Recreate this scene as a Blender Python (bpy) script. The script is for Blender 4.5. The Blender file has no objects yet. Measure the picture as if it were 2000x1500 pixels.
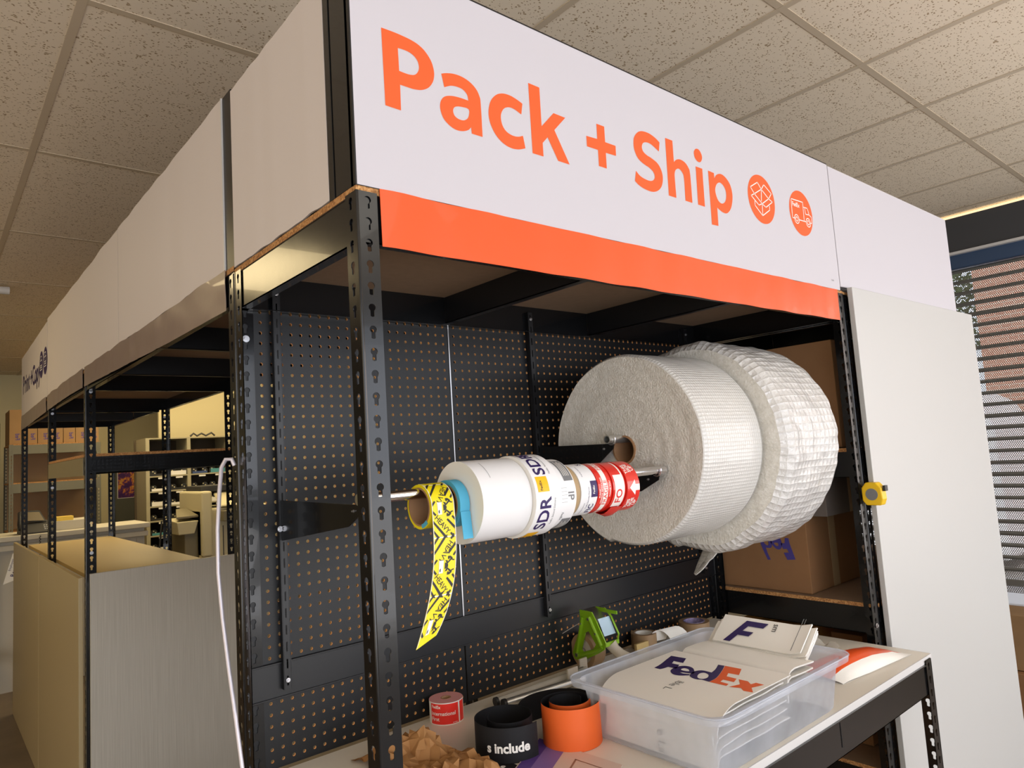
import bpy, bmesh, math, random
from mathutils import Vector, Matrix, noise
import mathutils
random.seed(7)
I = 0.0254      # the scene is measured in inches, built in metres
FL = 85.0       # floor lies 85 in below the shelf deck that carries the signs
SC = bpy.context.scene
COL = SC.collection
sin, cos, pi = math.sin, math.cos, math.pi
def W(p): return Vector((p[0]*I, p[1]*I, (p[2]+FL)*I))

# ------------------------------------------------------------------ materials
def srgb(r, g, b):
    f = lambda c: (c/255/12.92) if c/255 <= .04045 else ((c/255+.055)/1.055)**2.4
    return (f(r), f(g), f(b), 1)
class N:
    def __init__(s, name):
        s.m = bpy.data.materials.new(name); s.m.use_nodes = True
        s.t = s.m.node_tree; s.b = s.t.nodes['Principled BSDF']; s.o = s.t.nodes['Material Output']
    def n(s, typ, **k):
        x = s.t.nodes.new(typ)
        for a, v in k.items():
            if a.startswith('i_'): x.inputs[a[2:].replace('_', ' ')].default_value = v
            else: setattr(x, a, v)
        return x
    def l(s, a, b): s.t.links.new(a, b)
    def coord(s, kind='Object', scale=(1,1,1)):
        tc = s.n('ShaderNodeTexCoord'); mp = s.n('ShaderNodeMapping'); mp.inputs['Scale'].default_value = scale
        s.l(tc.outputs[kind], mp.inputs['Vector']); return mp.outputs['Vector']
    def noise(s, vec, scale=5, detail=3, rough=.5):
        x = s.n('ShaderNodeTexNoise'); x.inputs['Scale'].default_value = scale; x.inputs['Detail'].default_value = detail
        x.inputs['Roughness'].default_value = rough; s.l(vec, x.inputs['Vector']); return x.outputs['Fac']
    def ramp(s, fac, stops):
        x = s.n('ShaderNodeValToRGB'); e = x.color_ramp.elements
        while len(e) < len(stops): e.new(.5)
        for i, (p, c) in enumerate(stops): e[i].position = p; e[i].color = c
        s.l(fac, x.inputs['Fac']); return x.outputs['Color']
    def math(s, op, a, b=None, c=None):
        x = s.n('ShaderNodeMath', operation=op)
        for i, v in enumerate((a, b, c)):
            if v is None: continue
            if isinstance(v, (int, float)): x.inputs[i].default_value = v
            else: s.l(v, x.inputs[i])
        return x.outputs[0]
    def bump(s, h, strength=.3, dist=.01):
        x = s.n('ShaderNodeBump'); x.inputs['Strength'].default_value = strength; x.inputs['Distance'].default_value = dist
        s.l(h, x.inputs['Height']); s.l(x.outputs['Normal'], s.b.inputs['Normal'])
    def set(s, **k):
        for a, v in k.items(): s.b.inputs[a.replace('_', ' ')].default_value = v
        return s
def plain(name, col, rough=.5, metal=0., spec=.5, coat=0., bump=None, var=None, trans=0.):
    m = N(name); m.set(Base_Color=col, Roughness=rough, Metallic=metal, Specular_IOR_Level=spec, Coat_Weight=coat, Transmission_Weight=trans)
    v = None
    if bump or var: v = m.coord()
    if bump: m.bump(m.noise(v, bump[0], 4), bump[1], bump[2] if len(bump) > 2 else .004)
    if var:
        f = m.noise(v, var[0], 5, .6); a = var[1]
        d = tuple(c*(1-a) for c in col[:3])+(1,); e = tuple(min(1, c*(1+a)) for c in col[:3])+(1,)
        m.l(m.ramp(f, [(.3, d), (.7, e)]), m.b.inputs['Base Color'])
    return m.m
M = {}
M['black'] = plain('black_painted_steel', srgb(17,18,20), .2, 0, .45, coat=.2, bump=(9, .05, .01))
M['black2'] = plain('black_satin_steel', srgb(20,21,24), .36, 0, .5)
M['inner'] = plain('post_hole_edge', srgb(60,60,62), .3, .6)
M['pegb'] = plain('black_pegboard', srgb(22,23,25), .42, 0, .4, bump=(300, .15, .001))
M['peghole'] = plain('pegboard_hole_edge', srgb(244,188,124), .9)
M['sign'] = plain('white_sign_board', (.60,.575,.615,1), .62, 0, .2, bump=(2.2, .06, .02))
M['signb'] = plain('white_coroplast', (.70,.64,.62,1), .6, 0, .2, bump=(2.2, .08, .02))
M['orange'] = plain('orange_print', (.86,.125,.03,1), .5, 0, .3)
M['orangef'] = plain('orange_vinyl', (.84,.10,.018,1), .34, 0, .4, coat=.12, bump=(3, .2, .02))
M['purplef'] = plain('grey_purple_vinyl', srgb(142,124,116), .36, 0, .5, coat=.2, bump=(4, .25, .02))
M['purple'] = plain('purple_print', srgb(70,40,130), .5)
M['navy'] = plain('deep_purple_print', srgb(48,32,92), .45)
M['orangep'] = plain('logo_orange_print', srgb(236,98,30), .45)
M['white'] = plain('white_paper', (.90,.88,.83,1), .55, 0, .3)
M['wlabel'] = plain('white_label', (.86,.86,.87,1), .4, 0, .4)
M['kraftcore'] = plain('cardboard_core', srgb(168,128,92), .8)
M['dark'] = plain('black_print', (.02,.02,.022,1), .5)
M['grey'] = plain('grey_print', srgb(120,122,124), .5)
M['yellow'] = plain('yellow_print', srgb(246,226,20), .42)
M['gold'] = plain('golden_print', srgb(252,190,12), .42)
M['red'] = plain('red_print', srgb(226,34,26), .35, 0, .5, coat=.3)
M['redtape'] = plain('red_glossy_tape', srgb(222,38,26), .28, 0, .5, coat=.5)
M['tan'] = plain('tan_paper_tape', srgb(176,150,112), .6)
M['bluetape'] = plain('blue_masking_tape', srgb(84,178,214), .7)
M['chrome'] = plain('chrome_tube', (.78,.78,.8,1), .13, 1)
M['steel'] = plain('zinc_steel', (.62,.62,.64,1), .3, 1)
M['alu'] = plain('aluminium', (.72,.72,.70,1), .3, .9)
M['laminate'] = plain('white_laminate_top', (.82,.77,.67,1), .36, 0, .45)
M['lamedge'] = plain('white_edge_band', (.66,.65,.64,1), .4)
M['lamyel'] = plain('beige_worktop', srgb(206,180,122), .45)
M['greenm'] = plain('lime_green_enamel', srgb(140,190,30), .33, .25, .5, coat=.4)
M['rubber'] = plain('black_rubber', (.018,.018,.02,1), .5)
M['magblk'] = plain('black_magnet_sheet', (.012,.012,.014,1), .55, 0, .22)
M['magor'] = plain('orange_magnet_sheet', (.80,.13,.02,1), .5, 0, .4)
M['redlab'] = plain('red_label', (.86,.03,.02,1), .4)
M['pinkside'] = plain('pink_roll_edge', srgb(226,158,156), .7)
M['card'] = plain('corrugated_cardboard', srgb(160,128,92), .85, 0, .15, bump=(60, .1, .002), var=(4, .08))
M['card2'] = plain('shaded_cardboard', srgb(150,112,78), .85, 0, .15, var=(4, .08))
M['cardyel'] = plain('bright_cardboard', srgb(196,148,84), .85, 0, .15, var=(4, .05))
M['cardgrey'] = plain('grey_carton', srgb(112,104,98), .8)
M['boxprint'] = plain('purple_box_print', srgb(72,62,140), .7)
M['kraft'] = plain('kraft_paper', srgb(166,122,78), .75, 0, .2, bump=(7, .35, .02))
M['floor'] = plain('dark_floor', srgb(112,98,84), .5, 0, .4, var=(3, .2))
M['wallw'] = plain('cream_wall', srgb(208,198,160), .8)
M['walld'] = plain('grey_wall', srgb(180,172,155), .8)
M['valance'] = plain('charcoal_valance', srgb(66,67,70), .7)
M['valb'] = plain('slate_blue_housing', srgb(62,84,116), .4, .2)
M['slat'] = plain('grey_slat', srgb(120,120,116), .45, .3)
M['greymetal'] = plain('grey_shelving', srgb(112,110,96), .5)
M['greybeam'] = plain('grey_beam', srgb(142,130,98), .5)
M['brownpanel'] = plain('brown_backboard', srgb(164,138,104), .8, var=(1.5, .1))
M['doorgrey'] = plain('grey_green_panel', srgb(96,96,84), .6)
M['sorter'] = plain('beige_sorter_metal', srgb(176,168,140), .6)
M['slotdark'] = plain('sorter_back', srgb(88,76,60), .8)
M['tray'] = plain('black_tray', (.02,.02,.02,1), .5)
M['blackfoam'] = plain('black_item', (.03,.03,.032,1), .6)
M['cabwhite'] = plain('cabinet_white', srgb(196,190,176), .6)
M['copier'] = plain('copier_beige', srgb(206,196,160), .55)
M['copierd'] = plain('copier_grey', srgb(120,112,88), .55)
M['yelpaper'] = plain('yellow_paper', srgb(232,200,90), .6)
M['green2'] = plain('green_paper', srgb(60,130,70), .6)
M['teal'] = plain('teal_paper', srgb(80,150,160), .6)
M['blueb'] = plain('blue_box', srgb(60,80,130), .6)
M['tree'] = plain('tree_leaves', srgb(92,118,62), .8, var=(2, .5))
M['asphalt'] = plain('asphalt', srgb(150,148,145), .9)
M['carw'] = plain('white_van_paint', (.9,.9,.92,1), .4)
M['cable'] = plain('silver_cable', (.72,.68,.74,1), .38, .35)
M['tapeyel'] = plain('yellow_plastic', srgb(240,196,20), .35)
M['screen'] = plain('phone_screen', srgb(110,96,70), .2)
M['spool'] = plain('tan_wound_tape', srgb(160,132,100), .45)
def particle(name, a, b, c):
    m = N(name); v = m.coord(scale=(1,1,1)); vo = m.n('ShaderNodeTexVoronoi'); vo.inputs['Scale'].default_value = 260
    m.l(v, vo.inputs['Vector']); col = m.ramp(vo.outputs['Color'], [(.0, a), (.5, b), (1., c)]); m.l(col, m.b.inputs['Base Color'])
    m.set(Roughness=.85); m.bump(vo.outputs['Distance'], .4, .002); return m.m
M['chip'] = particle('chipboard_edge', srgb(120,78,40), srgb(180,128,76), srgb(214,168,110))
M['chipu'] = plain('chipboard_face', srgb(150,124,100), .8, var=(40, .06))
def wood(name, c1, c2, c3):
    m = N(name); v = m.coord(scale=(200, 200, 1.5)); f = m.noise(v, 2.2, 5, .6)
    m.l(m.ramp(f, [(.32, c1), (.5, c2), (.68, c3)]), m.b.inputs['Base Color']); m.set(Roughness=.48); m.bump(f, .1, .001); return m.m
M['wgrain'] = wood('pale_woodgrain_laminate', srgb(182,178,166), srgb(192,188,177), srgb(202,198,187))
M['sidepan'] = plain('champagne_laminate', srgb(190,172,132), .34, 0, .5, bump=(.9, .04, .02))
M['bigpan'] = plain('white_melamine', srgb(196,196,194), .42, 0, .45, bump=(1.5, .03, .02))
# ceiling tile with small fissures
def ceil():
    m = N('mineral_ceiling_tile'); v = m.coord()
    mu = m.n('ShaderNodeVectorMath', operation='MULTIPLY'); mu.inputs[1].default_value = (75, 110, 90)
    wv = m.n('ShaderNodeTexNoise'); wv.inputs['Scale'].default_value = 30; m.l(v, wv.inputs['Vector'])
    ad = m.n('ShaderNodeVectorMath', operation='MULTIPLY_ADD'); m.l(wv.outputs['Color'], ad.inputs[0]); ad.inputs[1].default_value = (.03,.03,.03); m.l(v, ad.inputs[2])
    m.l(ad.outputs[0], mu.inputs[0])
    vo = m.n('ShaderNodeTexVoronoi', feature='F1'); vo.inputs['Scale'].default_value = 1; m.l(mu.outputs[0], vo.inputs['Vector'])
    big = m.noise(v, 22, 2); th = m.math('MULTIPLY', big, .56)
    k = m.math('LESS_THAN', vo.outputs['Distance'], th)
    k2 = m.math('MULTIPLY', k, m.math('GREATER_THAN', m.noise(v, 55, 1), .43))
    mx = m.n('ShaderNodeMixRGB'); mx.inputs[1].default_value = srgb(236,222,200); mx.inputs[2].default_value = srgb(172,150,120); m.l(k2, mx.inputs[0])
    m.l(mx.outputs[0], m.b.inputs['Base Color']); m.set(Roughness=.9, Specular_IOR_Level=.1); m.bump(m.math('SUBTRACT', 1, k2), .5, .004); return m.m
M['tile'] = ceil()
M['tee'] = plain('ceiling_tee_metal', srgb(200,184,160), .5)
# translucent storage bin plastic
def binp():
    m = N('frosted_clear_plastic'); m.set(Base_Color=(.80,.84,.92,1), Roughness=.32, Specular_IOR_Level=.5)
    tr = m.n('ShaderNodeBsdfTransparent'); tr.inputs[0].default_value = (.93,.94,.97,1)
    tl = m.n('ShaderNodeBsdfTranslucent'); tl.inputs[0].default_value = (.75,.8,.88,1)
    a = m.n('ShaderNodeMixShader'); a.inputs[0].default_value = .4; m.l(m.b.outputs[0], a.inputs[1]); m.l(tl.outputs[0], a.inputs[2])
    b = m.n('ShaderNodeMixShader'); f = m.noise(m.coord(), 6, 3)
    m.l(m.math('MULTIPLY_ADD', f, .75, .12), b.inputs[0]); m.l(a.outputs[0], b.inputs[1]); m.l(tr.outputs[0], b.inputs[2])
    m.l(b.outputs[0], m.o.inputs['Surface']); return m.m
M['bin'] = binp()
def clearp(name, amt, col):
    m = N(name); m.set(Base_Color=col, Roughness=.15)
    tr = m.n('ShaderNodeBsdfTransparent'); b = m.n('ShaderNodeMixShader'); b.inputs[0].default_value = amt
    m.l(m.b.outputs[0], b.inputs[1]); m.l(tr.outputs[0], b.inputs[2]); m.l(b.outputs[0], m.o.inputs['Surface']); return m.m
M['clear'] = clearp('clear_film', .55, (.7,.68,.62,1))
M['clearhandle'] = clearp('smoky_clear_plastic', .25, (.72,.66,.56,1))
# bubble wrap: uv in inches
def bubble(name, pitch, bs, base, lump):
    m = N(name); tc = m.n('ShaderNodeTexCoord'); sp = m.n('ShaderNodeSeparateXYZ'); m.l(tc.outputs['UV'], sp.inputs[0])
    k = 2*pi/pitch
    a = m.math('SINE', m.math('MULTIPLY', sp.outputs[0], k)); b = m.math('SINE', m.math('MULTIPLY', sp.outputs[1], k))
    h = m.math('ABSOLUTE', m.math('MULTIPLY', a, b)); h = m.math('POWER', h, .45)
    v = m.coord(); nz = m.noise(v, lump[0], 5, .62); h2 = m.math('MULTIPLY_ADD', nz, lump[1], h)
    m.bump(h2, bs, pitch*I*.22)
    m.set(Base_Color=base, Roughness=.17, Specular_IOR_Level=.8, Coat_Weight=.4)
    m.b.inputs['Coat Roughness'].default_value = .1
    tl = m.n('ShaderNodeBsdfTranslucent'); tl.inputs[0].default_value = base
    mx = m.n('ShaderNodeMixShader'); mx.inputs[0].default_value = .18; m.l(m.b.outputs[0], mx.inputs[1]); m.l(tl.outputs[0], mx.inputs[2]); m.l(mx.outputs[0], m.o.inputs['Surface']); return m.m
M['bub1'] = bubble('small_bubble_wrap', .8, .45, (.84,.83,.80,1), (14, .8))
M['bub2'] = bubble('large_bubble_wrap', 1.7, .42, (.84,.83,.81,1), (17, 4.0))
def bubface(name, sc):
    m = N(name); v = m.coord(); vo = m.n('ShaderNodeTexVoronoi'); vo.inputs['Scale'].default_value = sc; m.l(v, vo.inputs['Vector'])
    f = m.noise(v, sc*.35, 5, .7); h = m.math('MULTIPLY_ADD', f, 1.5, vo.outputs['Distance'])
    m.bump(h, .55, .0022); m.l(m.ramp(f, [(.3, (.68,.66,.60,1)), (.5, (.78,.76,.70,1)), (.72, (.88,.87,.83,1))]), m.b.inputs['Base Color'])
    v2 = m.n('ShaderNodeTexVoronoi'); v2.inputs['Scale'].default_value = sc*2.0; m.l(v, v2.inputs['Vector'])
    sp_ = m.math('MULTIPLY', m.math('LESS_THAN', v2.outputs['Distance'], .22), m.math('GREATER_THAN', m.noise(v, sc*.6, 2), .5))  # tiny white specks: sparkle glints painted into the colour
    mx = m.n('ShaderNodeMixRGB'); m.l(sp_, mx.inputs[0]); m.l(m.b.inputs['Base Color'].links[0].from_socket, mx.inputs[1]); mx.inputs[2].default_value = (1, 1, 1, 1); m.l(mx.outputs[0], m.b.inputs['Base Color'])
    m.set(Roughness=.22, Specular_IOR_Level=.9); return m.m
M['bubf1'] = bubface('small_bubble_wrap_edge', 190)
M['bubf2'] = bubface('large_bubble_wrap_edge', 120)
# perforated shutter slat: real see-through holes
def perf():
    m = N('perforated_slat'); v = m.coord(); sp = m.n('ShaderNodeSeparateXYZ'); m.l(v, sp.inputs[0])
    p = .46*I; py = m.math('DIVIDE', sp.outputs[1], p); pz = m.math('DIVIDE', sp.outputs[2], p*.80)
    row = m.math('FLOOR', pz); off = m.math('MULTIPLY', m.math('MODULO', m.math('ADD', row, 400), 2), .5)
    fy = m.math('SUBTRACT', m.math('FRACT', m.math('ADD', py, off)), .5); fz = m.math('MULTIPLY', m.math('SUBTRACT', m.math('FRACT', pz), .5), .85)
    d = m.math('SQRT', m.math('ADD', m.math('MULTIPLY', fy, fy), m.math('MULTIPLY', fz, fz)))
    hole = m.math('LESS_THAN', d, .32); m.set(Base_Color=srgb(112,108,104), Roughness=.5)
    tr = m.n('ShaderNodeBsdfTransparent'); b = m.n('ShaderNodeMixShader'); m.l(hole, b.inputs[0]); m.l(m.b.outputs[0], b.inputs[1]); m.l(tr.outputs[0], b.inputs[2]); m.l(b.outputs[0], m.o.inputs['Surface']); return m.m
M['perf'] = perf()
def brick():
    m = N('brick_building'); v = m.coord(scale=(1,1,1)); rot = m.n('ShaderNodeMapping'); rot.inputs['Rotation'].default_value = (0, 0, 0)
    sp = m.n('ShaderNodeSeparateXYZ'); m.l(v, sp.inputs[0]); cb = m.n('ShaderNodeCombineXYZ'); m.l(sp.outputs[1], cb.inputs[0]); m.l(sp.outputs[2], cb.inputs[1])
    br = m.n('ShaderNodeTexBrick'); br.inputs['Scale'].default_value = 3; br.inputs['Color1'].default_value = srgb(206,150,128); br.inputs['Color2'].default_value = srgb(218,166,142); br.inputs['Mortar'].default_value = srgb(224,196,178)
    m.l(cb.outputs[0], br.inputs['Vector']); m.l(br.outputs['Color'], m.b.inputs['Base Color']); m.set(Roughness=.9); return m.m
M['brick'] = brick()
def emis(name, col, st):
    m = N(name); e = m.n('ShaderNodeEmission'); e.inputs[0].default_value = col; e.inputs[1].default_value = st; m.l(e.outputs[0], m.o.inputs['Surface']); return m.m
M['lampwarm'] = emis('warm_diffuser', (1, .78, .42, 1), 9.0)
M['glowstrip'] = emis('reflected_glow_strip', (1, .74, .42, 1), 1.6)  # emission imitating reflected light, not a lamp
M['lampfront'] = emis('front_diffuser', (1, .93, .82, 1), 4.0)
# poster : colourful abstract print
def poster():
    m = N('poster_print'); v = m.coord(); f = m.noise(v, 9, 6, .7)
    c = m.ramp(f, [(.36, srgb(44,24,84)), (.50, srgb(92,38,104)), (.55, srgb(214,120,60)), (.60, srgb(236,190,80)), (.64, srgb(150,40,70)), (.75, srgb(60,110,70))])
    m.l(c, m.b.inputs['Base Color']); m.set(Roughness=.4); return m.m
M['poster'] = poster()

# ------------------------------------------------------------------ mesh tools
class MB:
    def __init__(s): s.v = []; s.f = []; s.m = []; s.uv = {}
    def add(s, vs, fs, mi=0):
        o = len(s.v); s.v += [tuple(p) for p in vs]
        for f in fs: s.f.append(tuple(i+o for i in f)); s.m.append(mi)
        return s
    def box(s, x0, x1, y0, y1, z0, z1, mi=0):
        vs = [(x, y, z) for z in (z0, z1) for y in (y0, y1) for x in (x0, x1)]
        return s.add(vs, [(0,2,3,1), (4,5,7,6), (0,1,5,4), (2,6,7,3), (0,4,6,2), (1,3,7,5)], mi)
    def hexa(s, p, mi=0):   # 8 points: bottom 4 ccw, top 4 ccw
        return s.add(p, [(3,2,1,0), (4,5,6,7), (0,1,5,4), (1,2,6,5), (2,3,7,6), (3,0,4,7)], mi)
    def prism(s, pts, a, b, axis='y', mi=0, mside=None):
        """polygon pts (2-D) extruded between a and b along an axis"""
        n = len(pts)
        def q(p, t): return {'y': (p[0], t, p[1]), 'z': (p[0], p[1], t), 'x': (t, p[0], p[1])}[axis]
        vs = [q(p, a) for p in pts]+[q(p, b) for p in pts]
        s.add(vs, [tuple(range(n)), tuple(range(2*n-1, n-1, -1))], mi)
        o = len(s.v)-2*n
        for i in range(n):
            j = (i+1) % n; s.f.append((o+i, o+i+n, o+j+n, o+j)); s.m.append(mi if mside is None else mside)
        return s
    def cyl(s, c, r, a, b, axis='x', n=32, mi=0, mcap=None, r2=None, caps=True):
        r2 = r if r2 is None else r2
        def q(t, k, rr):
            u, v = rr*cos(k), rr*sin(k)
            return {'x': (t, c[0]+u, c[1]+v), 'y': (c[0]+u, t, c[1]+v), 'z': (c[0]+u, c[1]+v, t)}[axis]
        A = [2*pi*i/n for i in range(n)]; vs = [q(a, k, r) for k in A]+[q(b, k, r2) for k in A]
        s.add(vs, [(i, (i+1) % n, n+(i+1) % n, n+i) for i in range(n)], mi)
        if caps: s.add(vs, [tuple(range(n-1, -1, -1)), tuple(range(n, 2*n))], mi if mcap is None else mcap)
        return s
    def ring(s, c, r0, r1, a, b, axis='x', n=48, mo=0, mi_=None, mface=None):
        """hollow roll: outer radius r1, bore r0"""
        mi_ = mo if mi_ is None else mi_; mface = mo if mface is None else mface
        def q(t, k, rr):
            u, v = rr*cos(k), rr*sin(k)
            return {'x': (t, c[0]+u, c[1]+v), 'y': (c[0]+u, t, c[1]+v), 'z': (c[0]+u, c[1]+v, t)}[axis]
        A = [2*pi*i/n for i in range(n)]
        vs = [q(a, k, r1) for k in A]+[q(b, k, r1) for k in A]+[q(a, k, r0) for k in A]+[q(b, k, r0) for k in A]
        o = len(s.v); s.v += vs
        for i in range(n):
            j = (i+1) % n
            for f, mm in (((i, j, n+j, n+i), mo), ((2*n+j, 2*n+i, 3*n+i, 3*n+j), mi_), ((j, i, 2*n+i, 2*n+j), mface), ((n+i, n+j, 3*n+j, 3*n+i), mface)):
                s.f.append(tuple(o+t for t in f)); s.m.append(mm)
        return s
    def tube(s, pts, r, n=10, mi=0, caps=True):
        P = [Vector(p) for p in pts]; rings = []; up = None
        for i, p in enumerate(P):
            d = (P[min(i+1, len(P)-1)]-P[max(i-1, 0)]).normalized()
            if up is None: up = Vector((0, 0, 1)) if abs(d.z) < .9 else Vector((1, 0, 0))
            a = d.cross(up).normalized(); up = a.cross(d).normalized()
            rr = r[i] if isinstance(r, (list, tuple)) else r
            rings.append([p+a*rr*cos(2*pi*k/n)+up*rr*sin(2*pi*k/n) for k in range(n)])
        vs = [v for R_ in rings for v in R_]; fs = []
        for i in range(len(P)-1):
            for k in range(n):
                j = (k+1) % n; fs.append((i*n+k, i*n+j, (i+1)*n+j, (i+1)*n+k))
        if caps: fs += [tuple(range(n-1, -1, -1)), tuple(range((len(P)-1)*n, len(P)*n))]
        return s.add(vs, fs, mi)
    def sheet(s, rows, th=0, mi=0, mback=None):
        """grid of points rows[i][j]; with thickness th it becomes a solid sheet"""
        n, k = len(rows), len(rows[0]); base = len(s.v)
        P = [[Vector(p) for p in r] for r in rows]
        s.v += [tuple(p) for r in P for p in r]
        F = [(i*k+j, i*k+j+1, (i+1)*k+j+1, (i+1)*k+j) for i in range(n-1) for j in range(k-1)]
        for f in F: s.f.append(tuple(base+t for t in f)); s.m.append(mi)
        if th:
            nr = [[Vector((0,0,0)) for _ in range(k)] for _ in range(n)]
            for i in range(n-1):
                for j in range(k-1):
                    q = (P[i][j+1]-P[i][j]).cross(P[i+1][j]-P[i][j])
                    for a, b in ((i,j), (i,j+1), (i+1,j), (i+1,j+1)): nr[a][b] += q
            b2 = len(s.v)
            s.v += [tuple(P[i][j]-nr[i][j].normalized()*th) for i in range(n) for j in range(k)]
            mb_ = mi if mback is None else mback
            for f in F: s.f.append(tuple(b2+t for t in reversed(f))); s.m.append(mb_)
            edge = [(0,j) for j in range(k)]+[(i,k-1) for i in range(1,n)]+[(n-1,j) for j in range(k-2,-1,-1)]+[(i,0) for i in range(n-2,0,-1)]
            for a in range(len(edge)):
                p, q = edge[a], edge[(a+1) % len(edge)]; u, w = p[0]*k+p[1], q[0]*k+q[1]
                s.f.append((base+w, base+u, b2+u, b2+w)); s.m.append(mi)
        return s
    def build(s, name, mats, parent=None, origin=None, smooth=None, bevel=0, uv=None):
        if not isinstance(mats, (list, tuple)): mats = [mats]
        me = bpy.data.meshes.new(name)
        if parent is not None: org = Vector(parent['_o'])
        elif origin is not None: org = Vector(origin)
        else:
            xs = [v[0] for v in s.v]; ys = [v[1] for v in s.v]; zs = [v[2] for v in s.v]
            org = Vector(((min(xs)+max(xs))/2, (min(ys)+max(ys))/2, min(zs)))
        me.from_pydata([((v[0]-org.x)*I, (v[1]-org.y)*I, (v[2]-org.z)*I) for v in s.v], [], s.f)
        for m in mats: me.materials.append(M[m] if isinstance(m, str) else m)
        me.polygons.foreach_set('material_index', s.m)
        if uv:
            L = me.uv_layers.new(name='UVMap')
            for lp in me.loops: L.data[lp.index].uv = uv[lp.vertex_index]
        me.update(); me.validate()
        o = bpy.data.objects.new(name, me); COL.objects.link(o)
        if parent is not None: o.parent = parent
        else: o.location = W(org)
        o['_o'] = tuple(org)
        if smooth:
            me.shade_smooth()
            me.set_sharp_from_angle(angle=math.radians(smooth if smooth is not True else 35))
        if bevel:
            b = o.modifiers.new('bevel', 'BEVEL'); b.width = bevel*I; b.segments = 2; b.limit_method = 'ANGLE'; b.angle_limit = math.radians(40)
        return o
def tag(o, label, cat, group=None):
    o['label'] = label; o['category'] = cat
    if group: o['group'] = group
    return o
def thing(name, label, cat, loc, group=None):
    o = bpy.data.objects.new(name, None); o.empty_display_size = .05; COL.objects.link(o)
    o.location = W(loc); o['_o'] = tuple(loc); return tag(o, label, cat, group)
def struct(o): o['kind'] = 'structure'; return o
def dup(root, delta, label, group=None):
    def cp(o, par):
        c = o.copy(); COL.objects.link(c)
        if par is not None: c.parent = par
        for ch in [x for x in allobj if x.parent == o]: cp(ch, c)
        return c
    allobj = list(COL.objects)
    r = cp(root, None); r.location = root.location+Vector(delta)*I; r['_o'] = tuple(Vector(root['_o'])+Vector(delta)); r['label'] = label
    if group: r['group'] = group
    return r
def smoothloop(l, k=5):
    """closed outline; points flagged 1 are corners, the rest are smoothed"""
    n = len(l); fl = [p[2] if len(p) > 2 else 0 for p in l]; P = [Vector((p[0], p[1])) for p in l]; out = []
    for i in range(n):
        a, b = P[i], P[(i+1) % n]
        if fl[i] and fl[(i+1) % n]: out.append(a); continue
        p0 = P[i-1] if not fl[i] else a*2-b; p3 = P[(i+2) % n] if not fl[(i+1) % n] else b*2-a
        for t in range(k):
            u = t/k; out.append(.5*((2*a)+(b-p0)*u+(2*p0-5*a+4*b-p3)*u*u+(3*a-p0-3*b+p3)*u**3))
    return out
def filled(loopsets, name='g'):
    """2-D outlines (with holes) -> verts, faces"""
    V_, F_ = [], []
    for loops in loopsets:
        cu = bpy.data.curves.new(name, 'CURVE'); cu.dimensions = '2D'; cu.fill_mode = 'BOTH'
        for l in loops:
            sp = cu.splines.new('POLY'); sp.points.add(len(l)-1); sp.use_cyclic_u = True
            for i, p in enumerate(l): sp.points[i].co = (p[0], p[1], 0, 1)
        o = bpy.data.objects.new(name, cu); COL.objects.link(o); dg = bpy.context.evaluated_depsgraph_get(); dg.update()
        me = bpy.data.meshes.new_from_object(o.evaluated_get(dg)); b = len(V_)
        V_ += [tuple(v.co) for v in me.vertices]; F_ += [tuple(b+i for i in p.vertices) for p in me.polygons]
        bpy.data.objects.remove(o); bpy.data.curves.remove(cu); bpy.data.meshes.remove(me)
    return V_, F_
def textgeo(txt, size, bold=0., align='LEFT', shear=0., space=1.):
    cu = bpy.data.curves.new('t', 'FONT'); cu.body = txt; cu.size = size; cu.offset = bold*size; cu.align_x = align; cu.shear = shear
    cu.space_character = space; cu.resolution_u = 3; o = bpy.data.objects.new('t', cu); COL.objects.link(o)
    dg = bpy.context.evaluated_depsgraph_get(); dg.update(); me = bpy.data.meshes.new_from_object(o.evaluated_get(dg))
    r = ([tuple(v.co) for v in me.vertices], [tuple(p.vertices) for p in me.polygons])
    bpy.data.objects.remove(o); bpy.data.curves.remove(cu); bpy.data.meshes.remove(me); return r
def put(mb, geo, org, xd, yd, mi=0, off=0, sx=1, sy=1):
    o = Vector(org); x = Vector(xd).normalized(); y = Vector(yd).normalized(); n = x.cross(y)
    mb.add([o+x*(v[0]*sx)+y*(v[1]*sy)+n*off for v in geo[0]], geo[1], mi); return mb
def cut(geo, step, axis=0):
    bm = bmesh.new(); vs = [bm.verts.new(v) for v in geo[0]]; bm.verts.ensure_lookup_table()
    for f in geo[1]:
        try: bm.faces.new([vs[i] for i in f])
        except ValueError: pass
    lo = min(v[axis] for v in geo[0]); hi = max(v[axis] for v in geo[0]); t = lo+step; n = [0, 0, 0]; n[axis] = 1
    while t < hi:
        co = [0, 0, 0]; co[axis] = t
        bmesh.ops.bisect_plane(bm, geom=bm.verts[:]+bm.edges[:]+bm.faces[:], plane_co=co, plane_no=n); t += step
    bm.verts.index_update(); r = ([tuple(v.co) for v in bm.verts], [tuple(v.index for v in f.verts) for f in bm.faces]); bm.free(); return r
def wrap(mb, geo, yc, zc, R, x0, ang0, flip=1, mi=0, lift=.02, mode='around'):
    """bend flat geometry round a roll lying along x. geo x runs round the roll, geo y along +x"""
    g = cut(geo, max(.12, R*.08), 0)
    vs = []
    for v in g[0]:
        a = ang0+flip*v[0]/R; vs.append((x0+v[1], yc+(R+lift)*cos(a), zc+(R+lift)*sin(a)))
    mb.add(vs, g[1], mi); return mb
def rect(w, h, x=0, y=0): return ([(x, y, 0), (x+w, y, 0), (x+w, y+h, 0), (x, y+h, 0)], [(0, 1, 2, 3)])
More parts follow.
